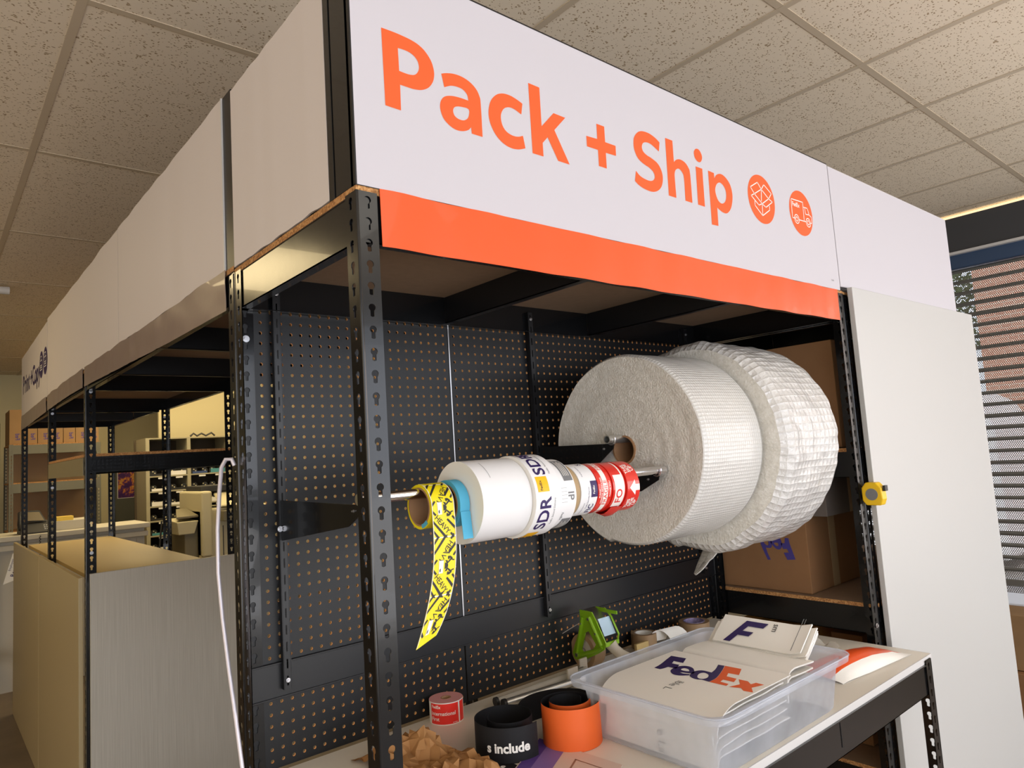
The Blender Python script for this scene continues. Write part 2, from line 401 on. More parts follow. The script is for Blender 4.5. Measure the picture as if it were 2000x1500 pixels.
def lines2d(pl, w):
    V_, F_ = [], []
    for l in pl:
        for a, b in zip(l, l[1:]):
            a, b = Vector(a[:2]), Vector(b[:2]); d = (b-a).normalized(); n = Vector((-d.y, d.x))*w/2; d = d*w*.4; k = len(V_)
            for p in (a-d-n, b+d-n, b+d+n, a-d+n): V_.append((p.x, p.y, 0))
            F_.append((k, k+1, k+2, k+3))
    return V_, F_
def circ2d(c, r, n=32): return [(c[0]+r*cos(2*pi*i/n), c[1]+r*sin(2*pi*i/n)) for i in range(n)]

# plates with real openings -------------------------------------------------
def holeplate(mb, org, U, Vv, Nn, nu, nv, du, dv, prof, th, mf=0, mw=1, skip=None):
    """nu x nv cells; prof = 16 points round the opening, in cell coordinates"""
    o = Vector(org); U = Vector(U); Vv = Vector(Vv); Nn = Vector(Nn)
    cx = sum(p[0] for p in prof)/16; cy = sum(p[1] for p in prof)/16
    bd = []
    for k, p in enumerate(prof):
        a = 2*pi*k/16; dx, dy = cos(a), sin(a)
        if k in (2, 6, 10, 14): bd.append((du if dx > 0 else 0, dv if dy > 0 else 0)); continue
        tx = ((du-cx)/dx if dx > 1e-6 else (-cx/dx if dx < -1e-6 else 1e9)); ty = ((dv-cy)/dy if dy > 1e-6 else (-cy/dy if dy < -1e-6 else 1e9)); t = min(tx, ty)
        bd.append((cx+dx*t, cy+dy*t))
    for iu in range(nu):
        for iv in range(nv):
            b = o+U*(iu*du)+Vv*(iv*dv)
            P = lambda q, d: b+U*q[0]+Vv*q[1]-Nn*d
            if skip and skip(iu, iv):
                mb.add([P(q, d) for d in (0, th) for q in ((0,0), (du,0), (du,dv), (0,dv))], [(0,1,2,3), (7,6,5,4)], mf); continue
            vs = [P(q, 0) for q in bd]+[P(q, 0) for q in prof]+[P(q, th) for q in prof]+[P(q, th) for q in bd]; k0 = len(mb.v); mb.v += [tuple(v) for v in vs]
            for k in range(16):
                j = (k+1) % 16
                mb.f.append((k0+k, k0+j, k0+16+j, k0+16+k)); mb.m.append(mf)
                mb.f.append((k0+16+k, k0+16+j, k0+32+j, k0+32+k)); mb.m.append(mw)
                mb.f.append((k0+32+k, k0+32+j, k0+48+j, k0+48+k)); mb.m.append(mf)
    return mb
def keyprof(cx, cy=.92, r=.27, hw=.15, bot=.28):
    out = []
    for k in range(16):
        a = 2*pi*k/16
        if k in (11, 13): out.append((cx+(hw if k == 13 else -hw), cy-.25))
        elif k == 12: out.append((cx, bot))
        elif k in (10, 14): out.append((cx+(r*.72 if k == 14 else -r*.72), cy-r*.66))
        else: out.append((cx+r*cos(a), cy+r*sin(a)))
    # slot corners
    out[11] = (cx-hw, bot+.05); out[13] = (cx+hw, bot+.05); out[10] = (cx-hw, cy-.20); out[14] = (cx+hw, cy-.20)
    return out
PEGP = [(.5+.155*cos(2*pi*k/16), .5+.155*sin(2*pi*k/16)) for k in range(16)]
# ------------------------------------------------------------------ boltless racks
FW = 1.6      # post flange width
def post_mb(mb, x, y, sx, sy, z0, z1):
    """corner post: outer corner at x,y; flanges run towards sx and sy"""
    nv = int((z1-z0)/1.5); z0 = z1-nv*1.5
    pr = keyprof(.85)
    if sx > 0: holeplate(mb, (x, y, z0), (1,0,0), (0,0,1), (0,-sy,0), 1, nv, FW, 1.5, pr, .07)
    else: holeplate(mb, (x-FW, y, z0), (1,0,0), (0,0,1), (0,-sy,0), 1, nv, FW, 1.5, keyprof(.75), .07)
    if sy > 0: holeplate(mb, (x, y, z0), (0,1,0), (0,0,1), (-sx,0,0), 1, nv, FW, 1.5, pr, .07)
    else: holeplate(mb, (x, y-FW, z0), (0,1,0), (0,0,1), (-sx,0,0), 1, nv, FW, 1.5, keyprof(.75), .07)
    # rounded outer corner
    mb.tube([(x+sx*.09, y+sy*.09, z0), (x+sx*.09, y+sy*.09, z1)], .13, 10, 0)
    return mb
def beam_x(mb, x0, x1, y, s, zt, h=3.4, mi=0):   # beam along x, its face at y, lips towards s
    mb.box(x0, x1, min(y, y+s*.09), max(y, y+s*.09), zt-h, zt, mi); mb.box(x0, x1, min(y, y+s*.9), max(y, y+s*.9), zt-h, zt-h+.08, mi)
    return mb
def beam_y(mb, y0, y1, x, s, zt, h=3.4, mi=0):
    mb.box(min(x, x+s*.09), max(x, x+s*.09), y0, y1, zt-h, zt, mi); mb.box(min(x, x+s*.9), max(x, x+s*.9), y0, y1, zt-h, zt-h+.08, mi)
    return mb
def bolt(mb, p, ax='y', r=.3, d=-1, mi=0):
    a = {'x': 0, 'y': 1, 'z': 2}[ax]; c = [p[i] for i in range(3) if i != a]
    mb.cyl(c, r, p[a], p[a]+d*.06, ax, 14, mi); mb.cyl(c, r*.6, p[a]+d*.06, p[a]+d*.2, ax, 14, mi)
def rack(label, x0, x1, y0, y1, z1=0., levels=(), bars='y', bararr=(), extra=None, group=None, posts=((0,0),(1,0),(0,1),(1,1)), ztop=-.35, topdeck=True, bh=3.4):
    t = thing('storage_rack', label, 'shelving rack', ((x0+x1)/2, (y0+y1)/2, -FL), group)
    for ix, iy in posts:
        mb = MB(); post_mb(mb, x1 if ix else x0, y1 if iy else y0, -1 if ix else 1, -1 if iy else 1, -FL, ztop)
        mb.build('post', ['black', 'inner'], t)
    for zt, b in (([(z1, True)] if topdeck else [])+[(z, False) for z in levels]):
        g = .12
        beam_x(MB(), x0+.1, x1-.1, y0+g, 1, zt-.5, bh).build('beam', 'black', t)
        beam_x(MB(), x0+.1, x1-.1, y1-g, -1, zt-.5, bh).build('beam', 'black', t)
        beam_y(MB(), y0+.1, y1-.1, x0+g, 1, zt-.5, bh).build('beam', 'black', t)
        beam_y(MB(), y0+.1, y1-.1, x1-g, -1, zt-.5, bh).build('beam', 'black', t)
        d = MB(); d.box(x0+.02, x1-.02, y0+.02, y1-.02, zt-.5, zt, 0)
        d.m = [1, 1, 0, 0, 0, 0]; d.build('shelf_board', ['chip', 'chipu'], t)
        for q in bararr:
            mb = MB()
            if bars == 'y': beam_y(mb, y0+.3, y1-.3, q, 1, zt-.52, 3.0)
            else: beam_x(mb, x0+.3, x1-.3, q, 1, zt-.52, 3.0)
            mb.build('cross_support', 'black2', t)
    return t
# rack A: the packing bay
RA = rack('black rack carrying the big orange-lettered sign over the packing bench', 0, 72, 0, 24, bars='y', bararr=(23.6, 47.2), levels=(-68,))
b = MB()
rows = []
for i in range(2):
    z = -.03-i*4.1
    rows.append([(1.75+k*.95, -.12-(.05*sin(k*.9+i)+.07*noise.noise((k*.35, i*2., 3.1))), z+.03*sin(k*.7)) for k in range(73)])
rows = [rows[0], [tuple((Vector(a)*.5+Vector(c)*.5)+Vector((0, -.05*noise.noise((j*.22, 0, 9)), 0))) for j, (a, c) in enumerate(zip(*rows))], rows[1]]
b.sheet(rows, .05); b.build('orange_banner', 'orangef', RA, smooth=60)['label'] = 'glossy orange vinyl strip on front beam'
# extra legs' bolts
for p_, r_ in (((71.1, -.07, -43.6), .3), ((.85, 23.9, -6.6), .33)):
    mb = MB(); bolt(mb, p_, 'y', r_, -1); mb.build('bolt', 'steel', RA)
RE = rack('black rack at the window end holding cartons behind the tall white board', 72.15, 120.5, .2, 24, bars='y', bararr=(96,), levels=(-21, -41.2, -62))
RB = rack('black rack with long dented grey fascia spanning the walkway beside the bay', 0, 25.6, 24.35, 102.0, z1=.4, bars='x', bararr=(52, 78), posts=((0,0),(1,0)), bh=3.0)
RC = rack('black rack with a chipboard middle shelf behind the woodgrain board', 0, 25.6, 102.1, 150.1, z1=.8, bars='x', bararr=(), levels=(-14.3,), bh=2.9)
RD = rack('farthest black rack under the purple lettered sign', 0, 23.7, 150.3, 206, z1=.5, bars='x', bararr=(178,), bh=3.0, posts=((0,1),(1,1)))
for R_, y0, y1, dents in ((RB, 26.1, 101.9, ((66, .55), (61, .4), (79, .5), (52, .5), (50.5, -.3))), (RC, 103.8, 149.9, ((118, .3), (133, .25))), (RD, 152, 204.3, ((170, .2),))):
    rows = []
    for i in range(7):
        r = []
        for k in range(60):
            y = y0+(y1-y0)*k/59; w = 0; s_ = math.exp(-((y-120)/60)**2); zt_ = .35+.85*s_; zb_ = -3.7+1.5*s_; z = zt_+(zb_-zt_)*i/6
            for dy, am in dents: w += am*math.exp(-((y-dy)/1.1)**2)*(1-.5*i/6)
            r.append((-.20-.08*noise.noise((y*.25, i*.3, 0))-.35*w, y, z+(.25*noise.noise((y*.13, 5, 0)) if i == 0 else 0)-(.5*w if i < 2 else 0)))
        rows.append(r)
    MB().sheet(rows, .05).build('fascia_strip', 'purplef', R_, smooth=50)
for R_, ps in ((RC, ((.85, 102.1, -3.2), (.85, 102.1, -31.6), (.85, 150.0, -3.2), (.85, 150.0, -20.2), (24.7, 150.0, -4.4), (24.7, 150.0, -20))),):
    for p in ps:
        mb = MB(); bolt(mb, p, 'y', .3, -1); mb.build('bolt', 'steel', R_)
# grey side beam of the middle shelf of rack C
mb = MB(); mb.box(-.16, -.04, 103.9, 148.3, -18.1, -14.9); mb.build('side_beam', 'greybeam', RC)['label'] = 'grey metal side beam'
# far-left rack end
t = thing('storage_rack', 'black slotted rack post at the far left edge of the photo', 'shelving rack', (-10, 222, -FL))
mb = MB(); post_mb(mb, -4.3, 216, -1, 1, -FL, -.6); mb.build('post', ['black', 'inner'], t)
mb = MB(); post_mb(mb, -4.3, 240, -1, -1, -FL, -.6); mb.build('post', ['black', 'inner'], t)
beam_y(MB(), 216.3, 239.7, -4.4, -1, -1).build('beam', 'black', t); beam_y(MB(), 216.3, 239.7, -4.4, -1, -70).build('beam', 'black', t)

# ------------------------------------------------------------------ pegboards (real holes)
def pegb(label, x0, x1, z0, z1, cols, rows_, cx0, cz0):
    """flat board with its grid of holes; cells of one inch, plain margins"""
    mb = MB(); Y = 24.02; nu, nv = cols, rows_
    ux0, uz0 = cx0-.5, cz0-.5; ux1, uz1 = ux0+nu, uz0+nv
    holeplate(mb, (ux0, Y, uz0), (1,0,0), (0,0,1), (0,-1,0), nu, nv, 1, 1, PEGP, .2)
    for a in ((x0, ux0, z0, z1), (ux1, x1, z0, z1), (ux0, ux1, z0, uz0), (ux0, ux1, uz1, z1)):
        if a[1]-a[0] > .02 and a[3]-a[2] > .02: mb.box(a[0], a[1], Y, Y+.2, a[2], a[3], 0)
    return tag(mb.build('pegboard', ['pegb', 'peghole']), label, 'pegboard')
pegb('narrow tall black pegboard left of the metal seam', .1, 23.9, -36.5, -3.2, 23, 33, 1.26, -35.94)
pegb('wide tall black pegboard behind the hanging rolls', 24.1, 71.9, -36.5, -3.2, 47, 33, 24.76, -35.94)
pegb('low left strip of black pegboard just above the bench top', .1, 23.9, -45.6, -39.4, 23, 6, 1.26, -44.9)
pegb('low right strip of black pegboard behind the storage bin', 24.1, 71.9, -45.6, -39.4, 47, 6, 24.76, -44.9)
# trim between boards
mb = MB(); mb.box(.12, 71.9, 23.86, 24.0, -39.5, -36.4); mb.box(.12, 71.9, 23.7, 24.0, -36.55, -36.4); mb.box(.12, 71.9, 23.7, 23.98, -39.55, -39.42)
tag(mb.build('rail', 'black2', bevel=.03), 'black horizontal rail between the upper and lower pegboards', 'rail')
mb = MB(); mb.box(23.93, 24.07, 23.93, 24.01, -36.4, -3.3); tag(mb.build('seam_strip', 'steel'), 'thin shiny metal strip where two pegboards meet', 'metal strip')

def standard(x, label):
    t = thing('slotted_standard', label, 'wall standard', (x, 23.6, -38.8))
    mb = MB()
    pr = []
    for k in range(16):
        a = 2*pi*k/16; pr.append((.32+.07*(1 if cos(a) > .1 else -1 if cos(a) < -.1 else 0), .75+.42*(1 if sin(a) > .3 else -1 if sin(a) < -.3 else sin(a))))
    holeplate(mb, (x-.32, 23.25, -38.8), (1,0,0), (0,0,1), (0,-1,0), 1, 25, .64, 1.5, pr, .05)
    mb.box(x-.37, x-.3, 23.25, 23.84, -38.8, -1.3); mb.box(x+.3, x+.37, 23.25, 23.84, -38.8, -1.3)
    mb.build('channel', ['black2', 'black'], t)
    for z_ in (-38, -2.2):
        mb = MB(); bolt(mb, (x, 23.22, z_), 'y', .2, -1); mb.build('screw', 'steel', t)
    return t
standard(3.6, 'black slotted upright on the narrow left pegboard'); standard(36.3, 'black slotted upright in the middle of the wide pegboard')

def bracket(mb, x, yt, z, h=1.6):
    """tapered arm from the wall standard towards the front"""
    mb.prism([(23.2, z+.25), (yt+1.2, z+.1), (yt-.4, z+.1), (yt-.2, z-.5), (yt+2.2, z-h*.72), (23.2, z-h*1.5)], x-.06, x+.06, 'x')
def hooktip(mb, x, y, z, r=.5):
    pts = [(x, y+r*1.15*cos(a), z+r*1.15*sin(a)) for a in [pi*.9+i*pi*1.05/8 for i in range(9)]]
    mb.tube(pts, .11, 8)
LZ = -21.55      # label rod
def LYF(x): return 7.75-.072*(x-3.5)
t = thing('roll_rod', 'shiny chrome rod carrying the label rolls across the bay', 'roll holder', (20, 7, LZ))
MB().tube([(3.2, LYF(3.2), LZ), (37.5, LYF(37.5), LZ)], .43, 24).build('rod', 'chrome', t, smooth=40)
for x in (3.5, 36.35):
    LY = LYF(x); mb = MB(); bracket(mb, x, LY, LZ-.5, 2.3); mb.build('bracket', 'black', t, bevel=.02)
    mb = MB(); hooktip(mb, x, LY, LZ); bolt(mb, (x-.06, LY+1.1, LZ-.9), 'x', .12, -1); mb.build('hook', 'steel', t)
mb = MB(); bolt(mb, (3.25, 23.15, -24.4), 'y', .26, -1); mb.build('bolt', 'steel', t)
BY, BZ = 11.3, -18.0      # bubble wrap rod
t = thing('roll_rod', 'dull metal rod holding both bubble wrap rolls', 'roll holder', (55, BY, BZ))
MB().ring((BY, BZ), .36, .46, 35.6, 69.5, 'x', 24).build('rod', 'alu', t, smooth=True)
for x in (36.35, 68.8):
    mb = MB(); bracket(mb, x, BY, BZ-.55, 3.0); mb.build('bracket', 'black', t, bevel=.02)
    mb = MB(); hooktip(mb, x, BY, BZ); bolt(mb, (x-.06, BY+1.1, BZ-1), 'x', .13, -1); mb.build('hook', 'steel', t)
standard(68.8, 'black slotted upright near the right end of the wide pegboard')

# ------------------------------------------------------------------ bubble wrap rolls
def broll(label, x0, x1, yc, zc, R, mats, amp, sag=0, nseg=160, nx=40, edge=.5, tail=False):
    t = thing('bubble_wrap_roll', label, 'bubble wrap', ((x0+x1)/2, yc, zc-R))
    mb = MB(); uv = []; L = x1-x0
    prof = []   # (x, r, kind)
    for i in range(nx+1):
        u = i/nx; e = min(u, 1-u)*L; rr = R-max(0, edge-e)**2/edge*.6 if e < edge else R
        prof.append((x0+u*L, rr))
    vs = []
    for (x, r) in prof:
        for k in range(nseg+1):
            a = 2*pi*k/nseg
            n1 = noise.noise((cos(a)*2.1, sin(a)*2.1, x*.16)); n2 = noise.noise((cos(a)*9, sin(a)*9, x*.5+7))
            rr = r+amp*(n1*.7+n2*.35)
            if sag: rr += sag*max(0, -sin(a))*.4
            # outer layer end: a step at the underside
            st = .35*(1-((a-5.0) % (2*pi))/(2*pi)); rr += st-.2
            vs.append((x, yc+rr*cos(a), zc+rr*sin(a))); uv.append((a*R, x))
    fs = []
    for i in range(nx):
        for k in range(nseg): fs.append((i*(nseg+1)+k, (i+1)*(nseg+1)+k, (i+1)*(nseg+1)+k+1, i*(nseg+1)+k+1))
    mb.add(vs, fs, 0)
    rr0 = 1.62; NR = 26
    for end, x in ((0, x0), (nx, x1)):
        b0 = len(mb.v); sgn = -1 if end == 0 else 1; vv = []
        for j in range(NR+1):
            for k in range(nseg+1):
                o = Vector(vs[end*(nseg+1)+k]); c = Vector((x, yc, zc)); d = (o-c); d.x = 0; rad = d.length; d.normalize()
                rj = rad+(rr0-rad)*(j/NR)
                bx = .10*noise.noise((rj*.9, cos(2*pi*k/nseg)*.8, sin(2*pi*k/nseg)*.8))+.05*noise.noise((rj*6, k*.35, 3))
                if j == 0: bx = 0
                a = 2*pi*k/nseg; vv.append((x+sgn*(-.05+bx) if j else x, yc+rj*cos(a), zc+rj*sin(a))); uv.append((a*rj, rj))
        ff = [(j*(nseg+1)+k, (j+1)*(nseg+1)+k, (j+1)*(nseg+1)+k+1, j*(nseg+1)+k+1) for j in range(NR) for k in range(nseg)]
        if sgn < 0: ff = [tuple(reversed(f)) for f in ff]
        mb.add(vv, [tuple(reversed(f)) for f in ff], 1)
    me = mb.build('wrap', mats, t, smooth=70, uv=uv)
    MB().ring((yc, zc), 1.42, 1.6, x0-.06, x1+.06, 'x', 40).build('core', 'kraftcore', t, smooth=True)['label'] = 'brown cardboard core'
    return t
broll('nearer bubble wrap roll with small bubbles and open core', 37.9, 49.0, 10.9, -19.25, 10.75, ['bub1', 'bubf1'], .10)
R2 = broll('larger bubble wrap roll with big bubbles behind the first', 49.6, 62.5, 10.4, -19.35, 12.75, ['bub2', 'bubf2'], .55, sag=.6, edge=1.6)
rows = []
for i in range(9):
    u = i/8; z = -31.6-3.6*u; hw = 1.9*(1-u)**.7+.28
    rows.append([(52.6+(j-3)/3*hw*.7-1.2*u, 10.5+2.2*u+.7*sin(j*1.8)*(1-u)+(j-3)/3*hw, z+.25*noise.noise((j*.8, i*.6, 1))) for j in range(7)])
MB().sheet(rows, .12).build('loose_tail', 'bub2', R2, smooth=60, uv=[((i % 7)*.8, i//7*.8) for i in range(126)])
# ------------------------------------------------------------------ signs
GLYPH = {'P':[[(2.56,12.16,1),(3.6,12.18),(4.4,12.15),(5.04,12.09),(5.68,11.94),(6.27,11.6),(6.75,11.03),(6.96,10.4),(6.97,9.86),(6.8,9.32),(6.4,8.79),(5.83,8.44),(5.17,8.28),(4.53,8.26),(3.92,8.26,1),(3.89,6.3,1),(2.61,6.33,1)],[(3.88,11.06,1),(4.4,11.09),(4.92,11.04),(5.32,10.85),(5.57,10.54),(5.64,10.13),(5.52,9.75),(5.24,9.44),(4.82,9.31),(4.41,9.29),(3.9,9.31,1)]],'a':[[(7.65,10.29,1),(8.15,10.49),(8.87,10.65),(9.65,10.65),(10.37,10.45),(10.95,10.06),(11.25,9.55),(11.34,8.95),(11.33,6.19,1),(10.26,6.19,1),(10.23,6.71,1),(9.95,6.41),(9.4,6.17),(8.75,6.11),(8.13,6.32),(7.65,6.7),(7.41,7.23),(7.37,7.7),(7.53,8.18),(7.87,8.53),(8.48,8.76),(9.27,8.85),(10.12,8.85,1),(10.02,9.3),(9.64,9.61),(9.06,9.67),(8.47,9.57),(7.86,9.27,1)],[(9.97,8.17),(10.13,8.04),(10.1,7.7),(9.91,7.32),(9.5,7.07),(9.01,7.07),(8.67,7.25),(8.57,7.61),(8.72,7.91),(9.05,8.07),(9.54,8.15)]],'c':[[(15.84,10.24,1),(15.25,10.43),(14.52,10.57),(13.71,10.51),(13.01,10.18),(12.43,9.55),(12.13,8.72),(12.11,7.97),(12.35,7.24),(12.86,6.57),(13.58,6.14),(14.36,5.99),(15.11,6.08),(15.85,6.35,1),(15.66,7.39,1),(15.13,7.18),(14.53,7.12),(13.89,7.29),(13.49,7.71),(13.36,8.31),(13.47,8.81),(13.79,9.25),(14.29,9.49),(14.88,9.49),(15.64,9.24,1)]],'k':[[(16.67,12.33,1),(17.95,12.3,1),(17.9,8.82,1),(19.45,10.42,1),(20.88,10.38,1),(19.41,8.87,1),(21.01,6.11,1),(19.61,6.13,1),(18.53,7.99,1),(17.89,7.33,1),(17.88,6.12,1),(16.63,6.12,1)]],'+':[[(24.96,10.93,1),(26.02,10.93,1),(25.99,9.41,1),(27.44,9.4,1),(27.4,8.41,1),(25.97,8.37,1),(25.93,6.84,1),(24.87,6.85,1),(24.91,8.39,1),(23.45,8.39,1),(23.45,9.38,1),(24.92,9.45,1)]],'S':[[(34.33,11.45,1),(33.68,11.77),(32.74,11.99),(31.68,11.95),(30.91,11.63),(30.33,10.99),(30.15,10.26),(30.24,9.59),(30.67,8.93),(31.45,8.56),(32.27,8.36),(32.87,8.07),(33.08,7.62),(32.87,7.23),(32.31,7.0),(31.52,7.01),(30.76,7.19),(30.18,7.57,1),(29.91,6.5,1),(30.43,6.2),(31.33,5.97),(32.48,5.92),(33.38,6.21),(34.06,6.8),(34.37,7.65),(34.27,8.41),(33.76,9.08),(32.84,9.43),(32.11,9.58),(31.56,9.84),(31.41,10.25),(31.62,10.69),(32.12,10.92),(32.92,10.9),(34.11,10.44,1)]],'h':[[(35.34,12.19,1),(36.55,12.19,1),(36.49,9.88,1),(36.95,10.24),(37.61,10.42),(38.42,10.28),(38.95,9.85),(39.18,9.15),(39.13,6.03,1),(37.92,6.05,1),(38.01,8.46),(37.77,9.07),(37.28,9.33),(36.8,9.18),(36.49,8.79),(36.4,8.11),(36.38,6.05,1),(35.14,6.06,1)]],'i':[[(40.32,10.29,1),(41.52,10.28,1),(41.37,6.03,1),(40.14,6.05,1)]],'dot':[[(40.24,11.87),(40.65,12.31),(41.21,12.33),(41.61,11.93),(41.66,11.45),(41.29,10.98),(40.75,10.93),(40.31,11.28)]],'p':[[(42.6,10.32,1),(43.69,10.28,1),(43.69,9.7,1),(44.2,10.2),(45.03,10.46),(45.87,10.28),(46.65,9.7),(46.99,8.85),(46.94,7.89),(46.44,6.77),(45.58,6.07),(44.77,6.02),(44.08,6.22),(43.72,6.39,1),(43.61,4.29,1),(42.39,4.26,1)],[(44.66,9.4),(45.29,9.22),(45.69,8.75),(45.73,8.05),(45.39,7.36),(44.74,7.02),(44.11,7.19),(43.74,7.74),(43.65,8.42),(44.02,9.07)]]}
FXG = {'F':[[(37.18,6.13,1),(37.38,4.41,1),(35.99,3.77,1),(35.93,4.87,1),(35.21,4.55,1),(35.28,3.69,1),(34.13,3.26,1),(34.1,4.17,1),(33.55,4.22),(33.04,4.35,1),(33.07,5.07,1),(34.16,5.23),(35.76,5.71)]],'e':[[(34.36,1.26,1),(35.23,2.07),(35.43,2.82),(35.07,3.38),(34.18,3.55),(33.28,3.27),(32.64,2.5),(32.69,1.74),(33.27,1.12,1),(33.61,1.26,1),(33.36,1.83),(33.47,2.36,1),(33.89,1.03,1)],[(34.2,2.74),(34.72,2.72),(34.69,2.24),(34.25,1.82),(34.08,2.25)]],'d':[[(37.58,0.8,1),(37.68,0.14,1),(36.11,-0.55),(34.24,-1.22),(32.89,-1.34,1),(32.97,-0.49,1),(32.76,-0.06),(32.93,0.63),(33.39,1.13),(34.42,1.4),(35.19,1.05),(35.22,-0.04,1),(36.31,0.25)],[(33.47,0.34),(34.26,0.65),(34.74,0.45),(34.51,-0.16),(33.86,-0.54),(33.29,-0.5),(33.11,-0.11)]],'E':[[(37.68,0.1,1),(37.78,-1.63,1),(36.11,-2.39,1),(36.0,-1.33,1),(35.16,-1.71,1),(35.11,-2.78,1),(34.18,-3.08,1),(34.15,-1.97,1),(33.55,-2.09,1),(33.46,-3.0,1),(32.94,-3.11,1),(32.88,-1.37,1),(34.23,-1.25),(36.1,-0.58)]],'x':[[(35.09,-3.0,1),(35.14,-3.9,1),(34.6,-4.53,1),(35.22,-4.67,1),(35.17,-5.49,1),(33.86,-5.05,1),(32.89,-5.76,1),(32.76,-4.92,1),(33.23,-4.37,1),(32.83,-3.41,1),(34.02,-3.8,1)]]}
BOXI=[[(51.01,10.22),(52.68,11.1),(53.43,10.39),(54.11,11.1),(55.67,10.27),(54.93,9.51),(55.74,9.25),(54.11,8.3),(53.32,8.6),(52.56,8.3),(51.01,9.18),(51.77,9.53),(51.01,10.22)],[(51.77,9.53),(53.43,10.39),(54.93,9.51),(53.32,8.6),(51.77,9.53)],[(53.43,10.39),(53.21,8.93)],[(51.73,8.65),(51.64,8.14),(53.18,7.12),(54.93,8.11),(54.95,8.58)],[(53.32,8.6),(53.18,7.12)]]
TRKI=[[(60.98,8.19),(60.39,8.16),(60.45,10.61),(63.41,10.68),(63.34,8.22)],[(61.99,8.14),(63.79,8.18)],[(63.35,10.05),(64.49,10.07),(64.85,9.25),(65.42,9.0),(65.32,8.21),(64.93,8.18)],[(64.85,9.25),(63.88,9.19),(63.8,10.02)]]
def onfront(geo, mb, lift, y=-.0):
    mb.add([(v[0], y-lift, v[1]) for v in geo[0]], geo[1]); return mb
t = thing('sign_panel', 'large white Pack + Ship sign with orange letters along the front of the bay', 'sign', (36, 1.5, 0))
MB().box(.12, 71.5, 0, .3, .05, 17.5).build('face_board', 'sign', t)
mb = MB(); mb.box(.0, 71.55, .3, .6, 0, 17.62); mb.box(0, 71.55, .02, .6, 17.5, 17.66); mb.box(0, 71.55, .02, .6, -.02, .06); mb.box(.0, .12, .0, .6, 0, 17.62)
mb.build('frame', 'black2', t)
mb = MB(); mb.box(0, .3, .62, 2.9, .0, 17.6); mb.box(.1, .3, 2.9, 3.15, 0, 17.6); mb.box(0, .3, 3.15, 3.95, 0, 17.6); mb.build('corner_channel', 'black', t, bevel=.03)
for ch, nm in (('P','letter'),('a','letter'),('c','letter'),('k','letter'),('+','plus_sign'),('S','letter'),('h','letter'),('p','letter')):
    onfront(filled([[smoothloop(l) for l in GLYPH[ch]]]), MB(), .02).build(nm, 'orange', t)
onfront(filled([[smoothloop(GLYPH['i'][0])], [smoothloop(GLYPH['dot'][0])]]), MB(), .02).build('letter', 'orange', t)
for c, r, ic, nm in (((53.32, 9.14), 2.97, BOXI, 'box_icon'), ((62.76, 9.12), 2.94, TRKI, 'van_icon')):
    onfront(filled([[circ2d(c, r, 64)]]), MB(), .02).build('badge', 'orange', t)
    mb = onfront(lines2d(ic, .115), MB(), .035)
    if ic is TRKI:
        for wc in ((61.45, 8.15), (64.40, 8.15)):
            for r0 in (.56, .27): onfront(filled([[circ2d(wc, r0+.06, 28), circ2d(wc, r0-.05, 28)]]), mb, .036)
        g = textgeo('FedEx', .78, .02); onfront(([(60.62+v[0]*.95, 9.78+v[1], 0) for v in g[0]], g[1]), mb, .036)
    mb.build(nm, 'white', t)
g = textgeo('FedEx', .3); onfront(([(69.2+v[0], 1.1+v[1], 0) for v in g[0]], g[1]), MB(), .02).build('small_print', 'grey', t)
# blank board to the right
t = thing('sign_panel', 'blank pinkish white sign board at the window end above the tall board', 'sign', (94, 1, 0))
MB().box(71.75, 116.2, .02, .3, .6, 17.4).build('face_board', 'sign', t); MB().box(71.7, 116.3, .3, .5, .0, 17.5).build('frame', 'black2', t)
# side sign row on the x=0 face
def sidepanel(label, y0, y1, zb0, zb1, zt0, zt1, extra=None, x=0, mat='signb', wav=0.):
    t = thing('sign_panel', label, 'sign', (x, (y0+y1)/2, min(zb0, zb1)))
    n = 30; rows = []
    for i in range(2):
        rows.append([(x-.0-.10*wav*noise.noise((k*.3, 0, y0)), y0+(y1-y0)*k/n, ((zb0+(zb1-zb0)*k/n) if i == 0 else (zt0+(zt1-zt0)*k/n))+(wav*.35*noise.noise((k*.33, i*3., y0)) if 0 < k < n else 0)) for k in range(n+1)])
    MB().sheet(rows, -.16).build('face_board', mat, t)
    mb = MB(); mb.hexa([(x+.24, y0+.05, zb0+.1), (x+.5, y0+.05, zb0+.1), (x+.5, y1-.05, zb1+.1), (x+.24, y1-.05, zb1+.1), (x+.24, y0+.05, zt0+.06), (x+.5, y0+.05, zt0+.06), (x+.5, y1-.05, zt1+.06), (x+.24, y1-.05, zt1+.06)]); mb.build('frame', 'black2', t)
    return t
sidepanel('blank white side sign nearest the front corner above the gap of two posts', 4.0, 24.0, .15, .15, 17.5, 17.5, wav=.3)
t = sidepanel('long blank white side sign above the dented grey strip', 26.9, 74.3, .5, .9, 17.9, 18.6, wav=.8)
t2 = MB(); t2.box(.1, .5, 24.3, 26.6, .0, 17.9); tag(t2.build('corner_channel', 'black2'), 'vertical black channel between the side sign boards', 'sign frame')
mb = MB(); mb.box(-.05, .1, 26.62, 26.85, .05, 17.95); tag(mb.build('edge_strip', 'lamedge'), 'thin white edge strip beside the vertical black channel', 'edge strip')
t = sidepanel('second long blank side sign between thin dark seam and the purple lettering', 74.7, 151.5, .9, .9, 18.6, 19.3, wav=.9)
t = sidepanel('farthest side sign with purple Print + Copy lettering', 151.7, 205.4, .9, .2, 18.7, 17.4, wav=.2)
def onside(geo, mb, y, z, lift=.05, s=1.):   # reads along -y, seen from -x
    mb.add([(-lift, y-v[0]*s, z+v[1]*s) for v in geo[0]], geo[1]); return mb
